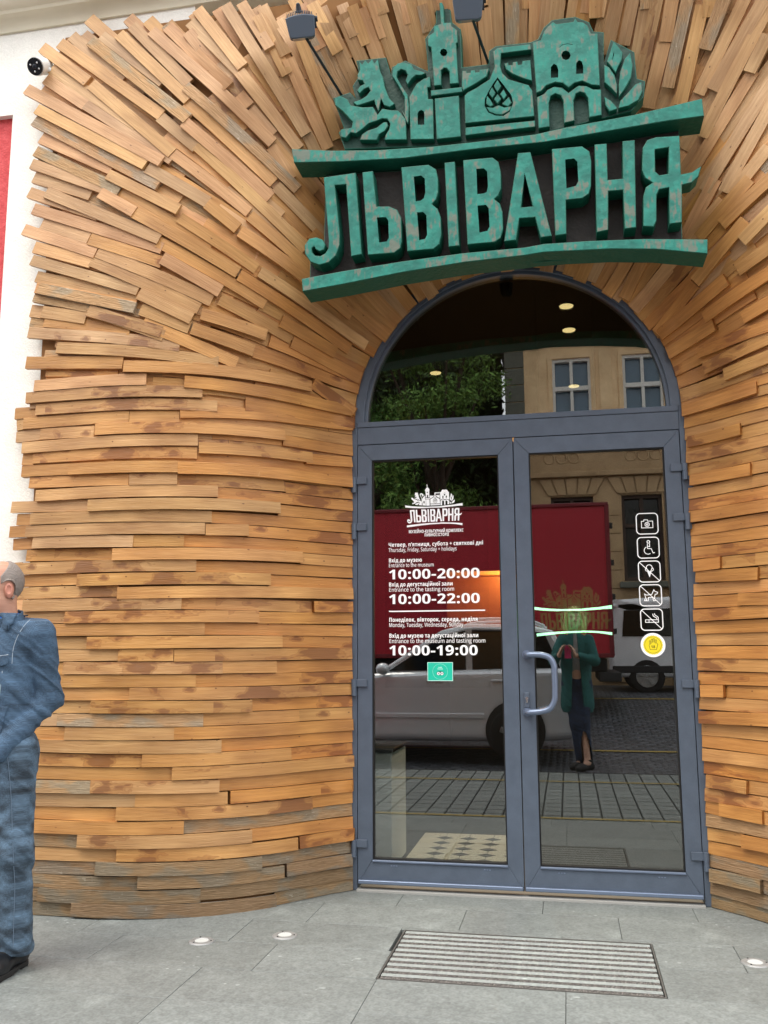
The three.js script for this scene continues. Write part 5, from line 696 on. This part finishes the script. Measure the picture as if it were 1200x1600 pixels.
  const gaps = []; for (let y = 0.6; y < 4.8; y += 0.42) for (const [a, c] of [[-0.95, -0.05], [1.02, 1.55], [2.55, 3.25], [4.25, 4.95]]) gaps.push(rbox(a, c, y, y + 0.4, Z - 0.03, Z, 0.01)); part('rusticated_block', gaps, tan, b);
}
{ // trees and thicket to the left of the house
  const leafShape = () => { const s = new THREE.Shape(); s.moveTo(0, -0.1); s.quadraticCurveTo(0.06, 0, 0, 0.1); s.quadraticCurveTo(-0.06, 0, 0, -0.1); return new THREE.ShapeGeometry(s, 3); };
  const lm = (c) => new THREE.MeshPhysicalMaterial({ color: c, roughness: 0.8, side: THREE.DoubleSide });
  const bark = std({ color: 0x3a3026, roughness: 0.95 });
  const tree = (x, z, h, rx, label, col, seed) => {
    const t = thing('street_tree', label, 'tree', [x, streetY(z), z]), r = rng(seed), tips = [];
    const limbs = [bar([0, 0, 0], [0.1, h * 0.5, 0], 0.2, 10, 0.13)];
    for (let i = 0; i < 16; i++) { const a = i * 2.4, y0 = h * (0.25 + 0.25 * r()), q = rx * (0.35 + 0.65 * r()), y1 = h * (0.4 + 0.55 * r()); const e = [q * Math.cos(a), y1, q * Math.sin(a)]; limbs.push(bar([0.06, y0, 0], e, 0.07, 6, 0.02)); tips.push(e); }
    part('trunk', limbs, bark, t);
    const n = 13000, im = new THREE.InstancedMesh(leafShape(), lm(col), n), o = new THREE.Object3D(), cl = [...tips]; for (let i = 0; i < 34; i++) { const a = r() * 6.3, q = rx * Math.sqrt(r()), y = h * (0.32 + 0.66 * r()); cl.push([q * Math.cos(a) * Math.sin(Math.PI * clamp(y / h, 0.2, 0.93)), y, q * Math.sin(a)]); }
    for (let i = 0; i < n; i++) { const c = cl[Math.floor(r() * cl.length)], s = 0.55 * Math.pow(r(), 0.5), a = r() * 6.283, b = Math.acos(2 * r() - 1); o.position.set(c[0] + s * Math.sin(b) * Math.cos(a), c[1] + s * Math.cos(b) * 0.8, c[2] + s * Math.sin(b) * Math.sin(a)); o.rotation.set(r() * 6, r() * 6, r() * 6); o.scale.setScalar(0.4 + 0.55 * r()); o.updateMatrix(); im.setMatrixAt(i, o.matrix); im.setColorAt(i, new THREE.Color().setScalar(0.6 + 0.8 * r())); }
    im.name = 'crown'; im.userData.kind = 'stuff'; t.add(im);
  };
  tree(-2.5, 14.6, 9.4, 1.6, 'bright green leafy tree beside the town house, mirrored in the fanlight', 0x5f8138, 3);
  tree(-4.9, 15.4, 8.6, 2.0, 'darker green tree farther left of the house, mirrored in the fanlight', 0x47702a, 4);
  tree(-8.4, 16.5, 10.5, 2.6, 'tall dark tree at the far left across the street', 0x35591f, 6);
  const r = rng(8), n = 26000, im = new THREE.InstancedMesh(leafShape(), lm(0x2c4419), n), o = new THREE.Object3D();
  for (let i = 0; i < n; i++) { o.position.set(-1.2 - 13 * r(), 0.6 + 9.6 * Math.pow(r(), 0.8), 17 + 1.6 * r()); o.rotation.set(r() * 6, r() * 6, r() * 6); o.scale.setScalar(0.9 + 1.0 * r()); o.updateMatrix(); im.setMatrixAt(i, o.matrix); im.setColorAt(i, new THREE.Color().setScalar(0.5 + 0.7 * r())); }
  im.name = 'thicket'; im.userData.kind = 'stuff'; tag(im, 'dark dense thicket behind the trees across the street', 'thicket'); scene.add(im);
  const w = thing('garden_wall', 'dark stone garden wall behind the thicket across the street', 'wall'); part('wall_body', box(-20, -1.3, 0.2, 9.6, 19.2, 19.6), std({ color: 0x23231f, roughness: 0.95 }), w); part('wall_cap', rbox(-20, -1.25, 9.61, 9.75, 19.1, 19.7, 0.03), M.mortar, w);
}

renderer.render(scene, camera);
